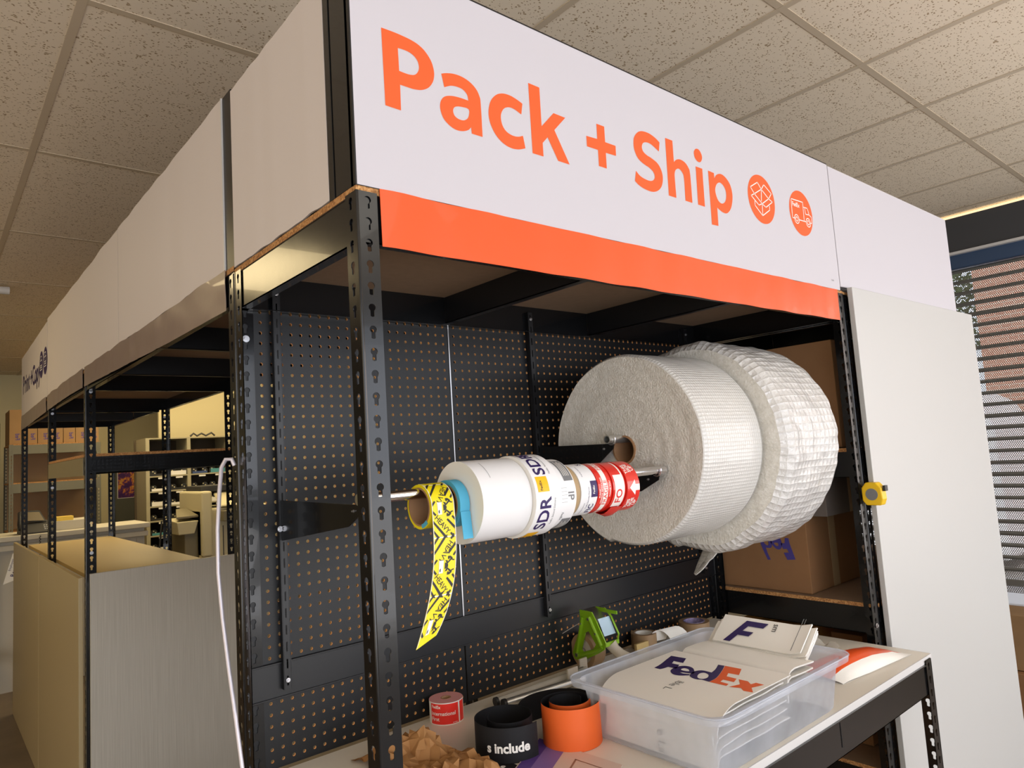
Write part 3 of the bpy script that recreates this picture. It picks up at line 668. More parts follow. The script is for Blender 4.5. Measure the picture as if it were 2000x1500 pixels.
for w_, y_, z_, sc in (('P', 201.5, 6.6, 1.), ('r', 197.0, 6.6, 1), ('i', 194.2, 6.6, 1), ('n', 192.0, 6.6, 1), ('t', 188.0, 6.6, 1), ('+', 183.8, 6.6, 1), ('C', 179.4, 6.6, 1), ('o', 174.8, 6.6, 1), ('p', 170.9, 6.6, 1), ('y', 167.0, 6.6, 1)):
    onside(textgeo(w_, 7.2, .022), MB(), y_, z_).build('letter' if w_ != '+' else 'plus_sign', 'navy', t)
for yc in (161.6, 154.4):
    onside(filled([[circ2d((0, 0), 3.3, 40)]]), MB(), yc, 9.8).build('badge', 'navy', t)
    onside(lines2d([[(-1.8, -1.3), (-1.8, 1), (1.8, 1), (1.8, -1.3), (-1.8, -1.3)], [(-1, 1), (-1, 2), (1, 2), (1, 1)], [(-1.2, -.2), (1.2, -.2)], [(-1.2, -.7), (1.2, -.7)]], .22), MB(), yc, 9.8, .08).build('icon', 'white', t)

# ------------------------------------------------------------------ tall boards
tag(MB().box(72.9, 120.6, -.95, -.25, -FL+.02, .45).build('tall_board', 'bigpan', bevel=.06), 'tall plain white board standing against the window end rack', 'board')
tag(MB().box(.5, 25.2, 101.3, 102.0, -FL+.02, -35.1).build('cabinet_panel', 'wgrain', bevel=.05), 'pale vertically streaked woodgrain board facing the camera', 'board')
tag(MB().box(-.85, -.15, 104.2, 158.0, -FL+.02, -35.9).build('cabinet_panel', 'sidepan', bevel=.05), 'champagne side board nearer the corner post', 'board')
tag(MB().box(-.85, -.15, 158.25, 216, -FL+.02, -36.0).build('cabinet_panel', 'sidepan', bevel=.05), 'champagne side board farther away beyond the bright seam', 'board')
mb = MB(); mb.box(-.80, -.1, 158.02, 158.22, -FL+.02, -36.0); tag(mb.build('seam_strip', 'lamedge'), 'light vertical seam strip between the two champagne side boards', 'edge strip')
tag(MB().box(1.7, 22.3, 103.8, 204.4, -37.2, -36.4).build('worktop', 'lamyel', bevel=.04), 'yellowish beige worktop behind the woodgrain board', 'worktop')

# ------------------------------------------------------------------ packing bench
DZ = -45.7
BE = thing('packing_bench', 'white topped packing bench with black beam and slotted leg under the bay', 'workbench', (36, 8, -FL))
mb = MB(); mb.box(2.0, 70.0, -6.4, 23.55, DZ-.8, DZ, 0); mb.build('bench_top', 'laminate', BE)
mb = MB(); mb.box(2.0, 70.0, -6.52, -6.4, DZ-.8, DZ+.01); mb.box(70.0, 70.1, -6.4, 23.6, DZ-.8, DZ); mb.build('edge_band', 'lamedge', BE)
mb = MB(); beam_x(mb, 3.2, 68.0, -6.55, 1, DZ-.75, 3.4); mb.box(3.2, 68.0, -6.75, -6.4, DZ-.85, DZ-.72); mb.build('front_beam', 'black', BE)
for (x, y, sx, sy) in ((69.3, -6.7, -1, 1), (3.0, -6.7, 1, 1)):
    mb = MB(); post_mb(mb, x, y, sx, sy, -FL, DZ-.3); mb.build('leg', ['black', 'inner'], BE)
for x in (4.5, 66.5):
    mb = MB(); mb.box(x, x+1.5, 21.5, 23, -FL, DZ-.8); mb.build('leg', 'black2', BE)
mb = MB(); beam_y(mb, -5, 23, 68.2, -1, DZ-.8, 3); mb.build('side_beam', 'black2', BE)
mb = MB(); mb.box(46.0, 46.08, -6.6, -6.55, -49, -46.6); mb.box(45.2, 47, -6.0, 22, -49, -46.6); mb.build('cross_support', 'black2', BE)

# ------------------------------------------------------------------ label rolls on the chrome rod
ZC = -22.6
GR = 'label and tape rolls on the chrome rod'
def lroll(label, x0, x1, R, mats, bore=1.5, yc=None, zc=None, name='label_roll', core=True, cat='label roll'):
    zc = ZC if zc is None else zc; yc = LYF((x0+x1)/2) if yc is None else yc
    t = thing(name, label, cat, ((x0+x1)/2, yc, zc-R), GR)
    mb = MB(); mb.ring((yc, zc), bore, R, x0, x1, 'x', 72, 0, 0, 1 if len(mats) > 1 else 0); mb.build('wound_strip', mats, t, smooth=40)
    if core: MB().ring((yc, zc), bore-.14, bore, x0-.02, x1+.02, 'x', 48).build('core', 'kraftcore', t, smooth=40)
    return t, yc, zc
ZC = -22.6
# heavy tape
HR = 1.78
t, yc, zc = lroll('yellow and black HEAVY warning roll with a long strip hanging down', 8.4, 10.55, HR, ['yellow', 'yellow'], 1.55)
yH = yc
def hsurf(u, v):    # u across 0..2.15, v down the strip from the top of the roll
    q = HR+.03; L0 = q*pi/2
    if v < L0: a = pi/2+v/q; return Vector((8.4+u, yH+q*cos(a), zc+q*sin(a)))
    d = v-L0; z = zc-d
    x = 8.4+u-.0021*d**3-.06*u*max(0, d-6)*.3; y = yH-q-.10*sin(d*.45)-.010*max(0, d-5)**2*(1-u/2.2); z += .03*max(0, d-7)**2*(u-1)
    return Vector((x, y, z))
def hput(mb, geo, lift, mi=0):
    g = cut(geo, .25, 1); vs = []
    for p in g[0]:
        u, v = p[0], p[1]; a = hsurf(u, v); n = (hsurf(u+.05, v)-a).cross(hsurf(u, v+.05)-a).normalized()
        vs.append(a-n*lift)
    mb.add(vs, g[1], mi)
VE = 12.9
rows = [[hsurf(u, VE*i/70) for u in (0, .7, 1.43, 2.15)] for i in range(71)]
MB().sheet(rows, -.03).build('hanging_strip', 'yellow', t, smooth=60)
wb = MB(); kb = MB()
for u0 in (0.0, 2.09): hput(wb, rect(.06, VE-.05, u0, 0), .012)
STR = [[(430,140),(520,110),(350,350),(350,270)], [(650,100),(740,85),(365,640),(360,545)], [(890,60),(925,110),(840,245),(800,210)], [(935,320),(945,420),(760,665),(725,625)], [(955,580),(960,670),(900,745),(870,700)], [(425,770),(460,810),(370,940),(360,850)]]
FIG = [[(735,725),(800,725),(860,780),(870,850),(840,850),(790,790),(760,830),(735,800)], [(840,820),(925,850),(905,885),(840,855)], [(800,810),(840,840),(730,950),(705,935)], [(660,830),(730,850),(735,900),(700,930),(690,880)], [(660,900),(750,960),(750,1000),(660,1000)]]
for vc in (2.95, 7.45, 11.75):
    def cvp(q, s=1): return ((q[0]-350)/288, vc+s*(q[1]-1000)/385)
    for s_ in (1, -1):
        for l in STR+FIG:
            pts = [cvp(p, s_) for p in l]; pts = [(min(2.09, max(.06, a)), b) for a, b in pts if True]
            if min(b for a, b in pts) < .02 or max(b for a, b in pts) > VE-.1: continue
            hput(kb, filled([[pts]]), .02)
        g = textgeo('HEAVY', .62, .008)
        a0 = Vector(cvp((790, 250), s_)) if s_ == 1 else Vector(cvp((395, 705), -1)); d = Vector((-310/288, 560/385)).normalized() if s_ == 1 else Vector((310/288, 480/385)).normalized()
        nrm = Vector((-d.y, d.x)); nrm = -nrm
        ps = [a0+d*p[0]*.98+nrm*(-p[1] if False else p[1]) for p in g[0]]
        if s_ == 1: ps = [a0+d*p[0]*.98+Vector((d.y, -d.x))*p[1] for p in g[0]]
        else: ps = [a0+d*p[0]*.92+Vector((d.y, -d.x))*p[1] for p in g[0]]
        if max(p.y for p in ps) < VE-.1 and min(p.y for p in ps) > 0: hput(kb, ([(p.x, p.y, 0) for p in ps], g[1]), .02)
    if vc+.8 < VE: stk = MB(); hput(stk, filled([[[cvp(p) for p in ((495,830),(620,830),(615,1200),(505,1200))]]]), .03); stk.build('white_sticker', 'white', t); hput(kb, filled([[[cvp(p) for p in ((520,1090),(550,1050),(550,1150),(525,1160))]]]), .04)
for vs_ in (.68, 5.2, 9.6): hput(wb, rect(2.09, .09, .03, vs_), .014)
wb.build('white_edge', 'white', t); kb.build('black_print', 'dark', t)
mb = MB(); 
mb.sheet([[(8.34, yc+rr*cos(a), zc+rr*sin(a)) for a in (3.95, 4.15, 4.35, 4.5)] for rr in (1.4, 1.6, 1.72)], .03); mb.build('blue_tape_scrap', 'bluetape', t)
# blue tape
t, yc, zc = lroll('light blue masking tape roll with torn end hanging', 10.95, 11.9, 1.95, ['bluetape', 'bluetape'], 1.6)
mb = MB(); mb.sheet([[(10.92+u, yc-1.95+.05*u-.04*i, ZC-.6-i*.36-(.18*noise.noise((u*3, i, 2)) if i == 6 else 0)) for u in (0, .33, .66, 1.0)] for i in range(7)], .03); mb.build('torn_end', 'bluetape', t, smooth=60)
# blank white
t, yc, zc = lroll('big blank white label roll in the middle of the chrome rod', 12.0, 17.2, 3.42, ['wlabel', 'white'])
mb = MB(); wrap(mb, rect(2.0, .04), yc, zc, 3.42, 13.3, 1.95, 1, lift=.01); mb.build('label_edge', 'grey', t)
# SDR
t, yc, zc = lroll('white SDR label roll with yellow squares', 17.25, 20.2, 3.58, ['wlabel', 'white'])
R = 3.58
def wr(mb, geo, R, x, a, flip=-1, ys=-1, zc=ZC, lift=.02):
    g = ([(v[0], v[1]*ys, 0) for v in geo[0]], geo[1]); return wrap(mb, g, yc, zc, R, x, a, flip, lift=lift)
mb = MB()
for a in (4.05, 2.62, 1.9): mb = MB(); wr(mb, textgeo('SDR', 1.75, .02), R, 18.95, a); mb.build('lettering', 'navy', t)
mb = MB()
for a in (3.03, 4.55, 1.72-.6): mb = MB(); wrap(mb, rect(1.35, 1.3), yc, ZC, R, 17.55, a-.0, -1, lift=.02); mb.build('yellow_square', 'gold', t)
mb = MB(); wr(mb, textgeo('FedEx', .36, .02), R, 18.1, 3.0, lift=.03); mb.build('small_print', 'dark', t)
for a in (3.9, 2.6): mb = MB(); wr(mb, textgeo('FedEx Second Delivery', .27), R, 19.5, a); mb.build('small_print', 'grey', t)
# IP
t, yc, zc = lroll('white IP label roll with grey text blocks', 20.3, 22.3, 3.12, ['wlabel', 'white'], zc=ZC-.1)
mb = MB()
for a, l in ((2.75, 2.6), (4.75, 2.7)): mb = MB(); wrap(mb, rect(l, 1.1), yc, ZC-.1, 3.12, 21.1, a, -1, lift=.02); mb.build('grey_block', 'grey', t)
mb = MB(); wr(mb, textgeo('IP', 1.05, .015), 3.12, 21.3, 3.05, 1, 1, zc=ZC-.1); mb.build('lettering', 'grey', t); mb = MB(); wr(mb, textgeo('FedEx', .34, .01), 3.12, 20.75, 3.65, 1, 1, zc=ZC-.1); mb.build('small_print', 'grey', t); mb = MB()
for k in range(5): wrap(mb, rect(.02, .7), yc, ZC-.1, 3.12, 20.5, 3.35-.1*k, -1, lift=.02)
mb.build('ruled_box', 'grey', t)
mb = MB()
for a in (2.6, 4.6):
    mb = MB()
    for k in range(4): wrap(mb, rect(1.9-.2*(k % 2), .06), yc, ZC-.1, 3.12, 21.28+.2*k, a, -1, lift=.035)
    mb.build('white_print', 'white', t)
# tan tape
lroll('plain tan paper tape roll between the white label rolls', 22.35, 23.4, 2.44, ['tan', 'tan'])
# purple square labels
t, yc, zc = lroll('narrow white label roll with a purple square', 23.45, 25.6, 2.40, ['wlabel', 'white'])
mb = MB(); wrap(mb, rect(1.5, .85), yc, ZC, 2.40, 24.75, 3.42, -1, lift=.02); mb.build('purple_square', 'navy', t)
for w_, s_, x_, a_ in (('S', .85, 25.2, 1.95), ('FIC', .85, 25.3, 4.2), ('FedEx Saturday Express', .22, 24.5, 3.9), ('Priority Delivery', .2, 24.1, 2.6), ('Priority Delivery', .2, 24.1, 4.2)):
    mb = MB(); wr(mb, textgeo(w_, s_, .015 if s_ > .5 else .0), 2.4, x_, a_); mb.build('lettering', 'navy', t)
mb = MB(); wr(mb, textgeo('FedEx', .32, .02), 2.4, 25.2, 3.3, lift=.035); mb.build('white_print', 'white', t)
# fragile
t, yc, zc = lroll('red and white FRAGILE tape roll', 25.65, 27.5, 2.34, ['redtape', 'redtape'])
mb = MB(); wrap(mb, rect(2*pi*2.3, .62), yc, ZC, 2.34, 26.3, 0, -1, lift=.012); mb.build('white_band', 'white', t)
mb = MB()
for a in (3.85, 2.35, 5.2): mb = MB(); wr(mb, textgeo('FRAGILE', .66, .004), 2.34, 26.83, a, lift=.025); mb.build('red_lettering', 'red', t)
for w_, x_, a_ in (('PLEASE', 25.93, 3.5), ('HANDLE WITH CARE', 26.2, 3.75), ('THANK YOU', 27.3, 3.5)): mb = MB(); wr(mb, textgeo(w_, .26, .02), 2.34, x_, a_); mb.build('white_print', 'white', t)
# FOLD ribbon
t, yc, zc = lroll('red ribbon roll with a white FO label', 27.55, 29.3, 2.33, ['redtape', 'redtape'])
mb = MB(); wrap(mb, rect(3.3, 1.15), yc, ZC, 2.33, 27.8, 4.05, -1, lift=.012); wrap(mb, rect(6.5, .2), yc, ZC, 2.33, 28.95, 4.6, -1, lift=.012); mb.build('white_label', 'white', t)
mb = MB(); wr(mb, textgeo('FO', 1.15, .015), 2.33, 28.8, 3.85, lift=.03); mb.build('red_lettering', 'red', t)
# this side up
t, yc, zc = lroll('red THIS SIDE UP arrow tape roll at the right end', 29.35, 31.1, 2.42, ['redtape', 'redtape'], zc=ZC-.08)
mb = MB()
for a in (4.12, 2.62):
    for k, w_ in enumerate(('THIS', 'SIDE', 'UP')): mb = MB(); wr(mb, textgeo(w_, .56, .025), 2.42, 29.9+.5*k, a-.0-.06*k, zc=ZC-.08); mb.build('white_lettering', 'white', t)
mb = MB()
wrap(mb, filled([[[(.0, .85), (.75, .0), (1.5, .85), (1.05, .85), (1.05, 1.45), (.45, 1.45), (.45, .85)]]]), yc, ZC-.08, 2.42, 29.62, 3.5, -1, lift=.02)
mb.build('white_arrow', 'white', t)
rows = [[(27.7+3.3*j/6, yc-1.5+.5*i*.9, ZC-1.9-.95*sin(pi*i/6)*(.7+.3*sin(j))) for j in range(7)] for i in range(7)]
MB().sheet(rows, .03).build('loose_loop', 'redtape', t, smooth=60)
# ------------------------------------------------------------------ things on the bench
BZT = DZ
def rrect(x0, x1, y0, y1, r, n=6):
    out = []
    for cx, cy, a0 in ((x1-r, y1-r, 0), (x0+r, y1-r, pi/2), (x0+r, y0+r, pi), (x1-r, y0+r, 3*pi/2)):
        out += [(cx+r*cos(a0+pi/2*i/n), cy+r*sin(a0+pi/2*i/n)) for i in range(n+1)]
    return out
def loft(mb, loops, mi=0, capA=False, capB=False):
    n = len(loops[0]); vs = [p for l in loops for p in l]; fs = []
    for i in range(len(loops)-1):
        for k in range(n): j = (k+1) % n; fs.append((i*n+k, i*n+j, (i+1)*n+j, (i+1)*n+k))
    if capA: fs.append(tuple(range(n-1, -1, -1)))
    if capB: fs.append(tuple(range((len(loops)-1)*n, len(loops)*n)))
    return mb.add(vs, fs, mi)
t = thing('storage_bin', 'frosted clear plastic storage bin full of white mailers', 'storage bin', (36, 0, BZT))
mb = MB(); z = BZT+.02
L = [[(p[0], p[1], zz) for p in rrect(a, b, c, d, r)] for a, b, c, d, zz, r in (
    (26.7, 46.2, -5.9, 7.2, z, .8), (26.3, 46.6, -6.2, 7.6, z+.35, 1.0), (25.7, 46.7, -6.9, 8.1, z+4.3, 1.2), (25.4, 46.9, -7.1, 8.3, z+4.6, 1.3), (25.3, 47.0, -7.2, 8.4, z+5.3, 1.4),
    (24.7, 47.6, -7.8, 9.0, z+5.4, 1.6), (24.6, 47.7, -7.9, 9.1, z+5.15, 1.6), (24.65, 47.65, -7.85, 9.05, z+4.85, 1.6))]
loft(mb, L, 0, True); mb.build('tub', 'bin', t, smooth=40)
mb = MB()
for s_ in (0, 1):
    pts = rrect(24.6, 47.7, -7.9, 9.1, 1.6)
mb.tube([(p[0], p[1], z+5.42) for p in pts]+[(pts[0][0], pts[0][1], z+5.42)], .09, 6, caps=False); mb.build('rim_bead', 'bin', t, smooth=True)
# mailers : bent sheets, each one a thing
def bag(label, x0, x1, y0, y1, zt, drop, rr, th, wob, seed, group, mat='white', tilt=0., name='poly_mailer', ny=14, endcurl=0.):
    """bag lying flat, its left edge rolled down"""
    pr = []
    A = 8
    for i in range(A+1):
        a = pi-(pi/2)*i/A; pr.append((x0+rr+rr*cos(a), zt-rr+rr*sin(a)))
    pr = [(x0, zt-rr-drop), (x0, zt-rr-drop*.5)]+pr
    nn = 14
    for i in range(1, nn+1): pr.append((x0+rr+(x1-x0-rr)*i/nn, zt))
    rows = []
    for (x, zz) in pr:
        r = []
        for j in range(ny+1):
            y = y0+(y1-y0)*j/ny; w = wob*noise.noise((x*.22, y*.22, seed))*(1 if x > x0+rr else .3)
            r.append((x+.12*noise.noise((y*.3, seed, 1)), y+.2*noise.noise((x*.3, 3, seed)), zz+w+tilt*max(0, x-x0-rr)+endcurl*max(0, (y0+3-y)/3)**2))
        rows.append(r)
    o = MB().sheet(rows, -th).build(name, mat, smooth=50)
    return tag(o, label, 'mailer bag', group)
g1 = 'white mailers in the front stack of the bin'
lab = 'white mailer under the big logo bag in the front of the bin'
for k in range(5):
    bag(lab if k else 'lowest white mailer lining the camera side of the storage bin', 27.15+k*.02+.0, 38.6+.1*k, -5.6+.1*k, 6.6-.1*k, -44.3+k*.72, .35, 1.1 if k else .8, .12, .06, k*3.1, g1, endcurl=.0)
bg = thing('poly_mailer', 'top white mailer with the big purple and orange logo', 'mailer bag', (33, 0, -41.2), g1)
pr = []; x0, rr, zt = 26.95, 3.2, -40.62
for i in range(13):
    a = pi*1.0-(pi/2)*i/12; pr.append((x0+rr+rr*cos(a), zt-rr*.62+rr*.62*sin(a)))
pr += [(x0+rr+(39.0-x0-rr)*i/16, zt) for i in range(1, 17)]
rows = [[(x+.1*noise.noise((y*.3, 2, 1)), y, zz+(.05*noise.noise((x*.4, y*.4, 5)) if x > 34 and False else 0)) for y in [-5.9+12.9*j/16 for j in range(17)]] for x, zz in pr]
MB().sheet(rows, -.1).build('bag', 'white', bg, smooth=50)
for k in ('F', 'e', 'd', 'E', 'x'):
    gg = filled([[smoothloop(l, 4) for l in FXG[k]]]); MB().add([(v[0], v[1], zt+.015) for v in gg[0]], gg[1]).build('logo_letter', 'orangep' if k in 'Ex' else 'navy', bg)
def onroll(geo, mb, xs, y, lift=.02):   # reads down over the rolled edge: geo x runs towards -x round the curve
    g = cut(geo, .1, 0)
    vs = []
    for v in g[0]:
        s = xs-v[0]; yy = y-v[1]
        if s >= x0+rr: vs.append((s, yy, zt+lift))
        else:
            th_ = (x0+rr-s)/rr; a = pi/2+min(th_, pi/2); vs.append((x0+rr+(rr+lift)*cos(a), yy, zt-rr*.62+(rr*.62+lift)*sin(a)))
    mb.add([v for v in vs], g[1]); return mb
mb = onroll(textgeo('ible L', 1.1), MB(), 31.5, 1.0); mb.build('printed_text', 'grey', bg)
mb = put(MB(), textgeo('e Lar', 1.2), (27.05, .2, -43.3), (0, 0, -1), (0, -1, 0), off=.12); mb.build('side_print', 'grey', bg)
# second stack : blank folded bags
g2 = 'blank folded mailers in the middle of the bin'
for k in range(3):
    bag('blank folded white mailer lying behind the logo mailer', 39.3+.1*k, 44.6, -5.2, 6.8, -41.9+.62*k, .3, 1.2, .14, .12, 20+k*4.3, g2, tilt=-.03)
# third stack, leaning on the far rim
g3 = 'tilted mailers at the far end of the bin'
for k in range(4):
    pts = []
    yo = 6.9-.5*k if k < 3 else 5.9
    rows = []
    for i in range(7):
        u = i/6; rows.append([(44.2+.0*k+2.9*u, yo-(11.6-.5*k)*j/10, -41.3+.28*k+2.15*u+(.12 if k < 3 else .03)*noise.noise((i*.7, j*.5, k*3.7))+(.35*max(0, (j-8)/2)**2)) for j in range(11)])
    if k < 3: tag(MB().sheet(rows, .12).build('poly_mailer', 'white', smooth=50), 'tilted white mailer tucked under the top tilted one', 'mailer bag', g3)
    else:
        tb = thing('poly_mailer', 'top tilted white mailer with a purple letter at the far end of bin', 'mailer bag', (46, 0, -41), g3)
        MB().sheet(rows, .12).build('bag', 'white', tb, smooth=50)
        gg = filled([[[(0,0), (.85,0), (.85,1.3), (2.2,1.3), (2.2,2.1), (.85,2.1), (.85,3.0), (2.7,3.0), (2.7,3.9), (0,3.9)]]])
        n_ = Vector((2.9, 0, 2.15)).normalized()
        def tl(x, y, lift=.1):
            b_ = Vector((44.35, 0, -40.38))+n_*((x-32.9)*.66); return (b_.x-lift*.6, y, b_.z+lift*.8)
        MB().add([tl(32.9+v[1]*1.15, 4.6-v[0]*.95-v[1]*.42) for v in gg[0]], gg[1]).build('logo_letter', 'navy', tb)
        mb = MB(); g = textgeo('sm', 1.1); mb.add([tl(37.6-v[0]*1.25, -.2-v[1]*.9) for v in g[0]], g[1]); mb.build('printed_text', 'dark', tb)
        mb = MB()
        for q in (0, .25): mb.add([tl(33.2, -3.0-q), tl(39.4, -3.0-q), tl(39.4, -3.07-q), tl(33.2, -3.07-q)], [(0, 1, 2, 3)])
        mb.build('seam_print', 'grey', tb)
# orange striped mailer
t = thing('poly_mailer', 'puffy orange and white mailer at the right end of the bench', 'mailer bag', (61, -2, BZT))
rows = []
for i in range(15):
    u = i/14; r = []
    for j in range(15):
        w = j/14; x = 53.5+14.6*w; yb = -3.6-1.5*w; yt = 2.4-2.2*w; y = yb+(yt-yb)*u
        h = 1.7*(sin(pi*u)**.7)*(sin(pi*min(1, w*1.02+.02))**.6)*(1-.25*w)
        r.append((x+.0, y, BZT+.08+h+.16*abs(noise.noise((x*.5, y*.7, 4)))))
    rows.append(r)
a = MB().sheet(rows[:4]); a.build('white_half', 'white', t, smooth=60)['label'] = 'glossy white lower half'
a = MB().sheet(rows[3:]); a.build('orange_half', 'orangef', t, smooth=60)['label'] = 'orange printed upper half'
mb = MB(); mb.sheet([[(x, y, BZT+.03) for x, y in ((53.5, -3.6), (68.1, -5.1))], [(53.5, 2.4), (68.1, .2)] and [(53.5, 2.4, BZT+.03), (68.1, .2, BZT+.03)]], -.02); mb.build('back_sheet', 'white', t)
g = textgeo('FedEx', 1.3, .02); mb = MB(); mb.add([(57.3+v[1]*.5+v[0]*.9, .5-v[0]*.1+v[1]*.8, BZT+1.5-.28*v[1]) for v in g[0]], g[1]); mb.build('faint_print', 'orangep', t)
# clear film bag
rows = [[(53.5+11.5*j/13, 3.6+5.4*i/9-.25*j/2, BZT+.15+1.5*abs(noise.noise((i*.33, j*.4, 8)))+1.1*math.exp(-((i-6)/2.2)**2)*(.5+.5*sin(j*.7))) for j in range(14)] for i in range(10)]
tag(MB().sheet(rows, .02).build('clear_bag', 'clear', smooth=40), 'crumpled clear plastic bag behind the bin at the right post', 'plastic bag')
# pink edged label roll standing up
t = thing('label_roll', 'small red label roll with pink top standing on the bench', 'label roll', (19.75, 21.9, BZT))
def wrapz(mb, geo, xc, yc, R, z0, a0, lift=.012, mi=0):
    g = cut(geo, .12, 0); mb.add([(xc+(R+lift)*cos(a0+v[0]/R), yc+(R+lift)*sin(a0+v[0]/R), z0+v[1]) for v in g[0]], g[1], mi); return mb
RX, RY, RR = 19.75, 21.95, 1.75
MB().ring((RX, RY), .52, RR, BZT, BZT+2.15, 'z', 64, 0, 1, 1).build('wound_strip', ['white', 'pinkside'], t, smooth=40)
MB().ring((RX, RY), .44, .54, BZT+.05, BZT+2.17, 'z', 32).build('core', 'kraftcore', t, smooth=40)
AF = math.atan2(-41-RY, -22-RX)
mb = wrapz(MB(), rect(3.15, 1.98), RX, RY, RR, BZT+.08, AF-1.05); wrapz(mb, rect(.8, 1.98), RX, RY, RR, BZT+.08, AF+.86); mb.build('red_label', 'redlab', t)
mb = wrapz(MB(), textgeo('FedEx', .42, .02), RX, RY, RR, BZT+1.62, AF-.95, .025); wrapz(mb, textgeo('International', .52, .01), RX, RY, RR, BZT+.95, AF-.98, .025); wrapz(mb, textgeo('First', .52, .01), RX, RY, RR, BZT+.42, AF-.98, .025); wrapz(mb, textgeo('package', .16), RX, RY, RR, BZT+.16, AF+.35, .025); mb.build('white_print', 'white', t)
# coiled magnet strips
def coil(label, xc, yc, H, turns, mats, zb=BZT, th=.06, extra=None, name='coiled_strip'):
    """turns: list of (angle, radius, dx, dy)"""
    t = thing(name, label, 'coiled strip', (xc, yc, zb))
    rows = []
    pts = [(xc+dx+r*cos(a), yc+dy+r*sin(a)) for a, r, dx, dy in turns]
    for z_ in (zb+.02, zb+H*.5, zb+H): rows.append([(p[0], p[1], z_) for p in pts])
    MB().sheet(rows, th, 0, 1).build('strip', mats, t, smooth=60)
    return t
AB = math.atan2(-41-11.5, -22-19.2)
T = [(a, 1.95-.05*(a-AB)/pi, .12*sin(a), 0) for a in [AB-2.6+i*(4*pi-1)/80 for i in range(81)]]
T = [(AB-1.9+i*.1, 1.75+.018*i, .0, 0) for i in range(92)]
t = coil('black coiled strip with white lettering on the bench', 19.3, 11.5, 3.0, T, ['magblk', 'magblk'])
lastR = 1.75+.018*91; 
def rat(a):   # outermost radius at an angle
    i = (a-(AB-1.9))/.1
    while i+62.83 <= 91: i += 62.83
    return 1.75+.018*i
mb = MB(); g = cut(textgeo('s include', 1.12, .035), .1, 0); RRr = rat(AB)
for_ = [(19.3+(rat(AB-.62+v[0]/RRr)+.05)*cos(AB-.62+v[0]/RRr), 11.5+(rat(AB-.62+v[0]/RRr)+.05)*sin(AB-.62+v[0]/RRr), BZT+.95+v[1]) for v in g[0]]
mb.add(for_, g[1]); mb.build('white_lettering', 'white', t)
AO = math.atan2(-41-8.2, -22-24.2)
T = [(AO+2.2-i*.1, 3.0-.014*i, 0, 0) for i in range(70)]+[(AO+2.2-7-i*.1, 2.02-.012*i, .1, .2) for i in range(60)]
t = coil('bright orange coiled strip with black inside on the bench', 24.3, 8.4, 3.7, T, ['magblk', 'magor'])
T = [(AO+4.9-i*.1, 3.9+.03*i, .8, 2.0) for i in range(26)]
coil('curved black strip behind the orange coil', 24.3, 8.4, 2.6, T, ['magblk', 'magblk'])
# kraft paper
def crump(u, v, s): return abs(noise.noise((u*1.7, v*1.7, s)))+.5*abs(noise.noise((u*3.9, v*3.9, s+3)))
random.seed(11)
NI, NJ = 30, 18
V_, F_ = [], []
for i in range(NI):
    for j in range(NJ):
        u, v = i/(NI-1), j/(NJ-1)
        x = 8.0+1.8*u+6.3*v; y = 20.2-14.1*u
        ed = min(1, 6*min(u+.02, 1-u, v+.15, 1-v+.03))
        h = (.1+2.3*math.exp(-((u-.33)/.10)**2-((v-.66)/.2)**2)+1.2*math.exp(-((u-.2)/.1)**2-((v-.3)/.25)**2)+.8*math.exp(-((u-.70)/.2)**2-((v-.85)/.3)**2)+.9*crump(u*3.2, v*3.2, 2.2)+random.random()**2*.5+.5*abs(noise.noise((u*11, v*7, 5))))*ed
        V_.append((x+(random.random()-.5)*.55, y+(random.random()-.5)*.6, BZT+.05+h))
for i in range(NI-1):
    for j in range(NJ-1):
        a_, b_, c_, d__ = i*NJ+j, (i+1)*NJ+j, (i+1)*NJ+j+1, i*NJ+j+1
        F_ += [(a_, b_, c_), (a_, c_, d__)] if (i+j) % 2 else [(a_, b_, d__), (b_, c_, d__)]
kp = MB().add(V_, F_)
tag(kp.build('kraft_paper', 'kraft', smooth=32), 'crumpled brown kraft paper heaped beside the front post', 'packing paper')
# purple edged envelope and the bit of black strip below it
t = thing('envelope', 'pale flat envelope with a purple band at the bottom edge of photo', 'envelope', (20, 6, BZT))
c0 = Vector((22.6, 10.9, BZT+.12)); A_ = Vector((-5.6, -3.1, 0)); B_ = Vector((.9, -9.5, 0))
def quad(mb, a0, a1, b0, b1, z): return mb.add([tuple(c0+A_*a+B_*b+Vector((0, 0, z))) for a, b in ((a0, b0), (a1, b0), (a1, b1), (a0, b1))], [(0, 1, 2, 3)])
mb = MB(); p = [c0, c0+A_*1.1, c0+A_*1.1+B_, c0+B_]; mb.hexa([tuple(q-Vector((0, 0, .08))) for q in p]+[tuple(q) for q in p]); mb.build('sheet', plain('pink_white_card', srgb(222,200,186), .5), t)
mb = MB(); quad(mb, .01, 1.08, .01, .15, .012); mb.build('purple_band', plain('violet_band', srgb(88,62,140), .5), t); mb = MB(); quad(mb, .01, 1.08, .15, .36, .012); mb.build('lilac_band', plain('lilac_band', srgb(134,108,172), .5), t)
mb = MB()
for a0, b0 in ((.25, .52), (.6, .5)):
    for aa, bb, cc, dd in ((0, .3, 0, .02), (0, .3, .3, .32), (0, .02, 0, .32), (.28, .3, 0, .32)): quad(mb, a0+aa, a0+bb, b0+cc, b0+dd, .014)
mb.build('faint_print', plain('brown_print', srgb(150,112,92), .5), t)
t = thing('black_strip', 'small end of a black strip with white letter s at the bottom', 'strip', (17.0, 8.8, BZT))
MB().box(15.6, 17.6, 6.6, 9.6, BZT+.0, BZT+.06).build('strip', 'magblk', t); put(MB(), textgeo('s', 1.2, .04), (16.1, 8.9, BZT+.075), (.5, -.86, 0), (.86, .5, 0)).build('white_letter', 'white', t)
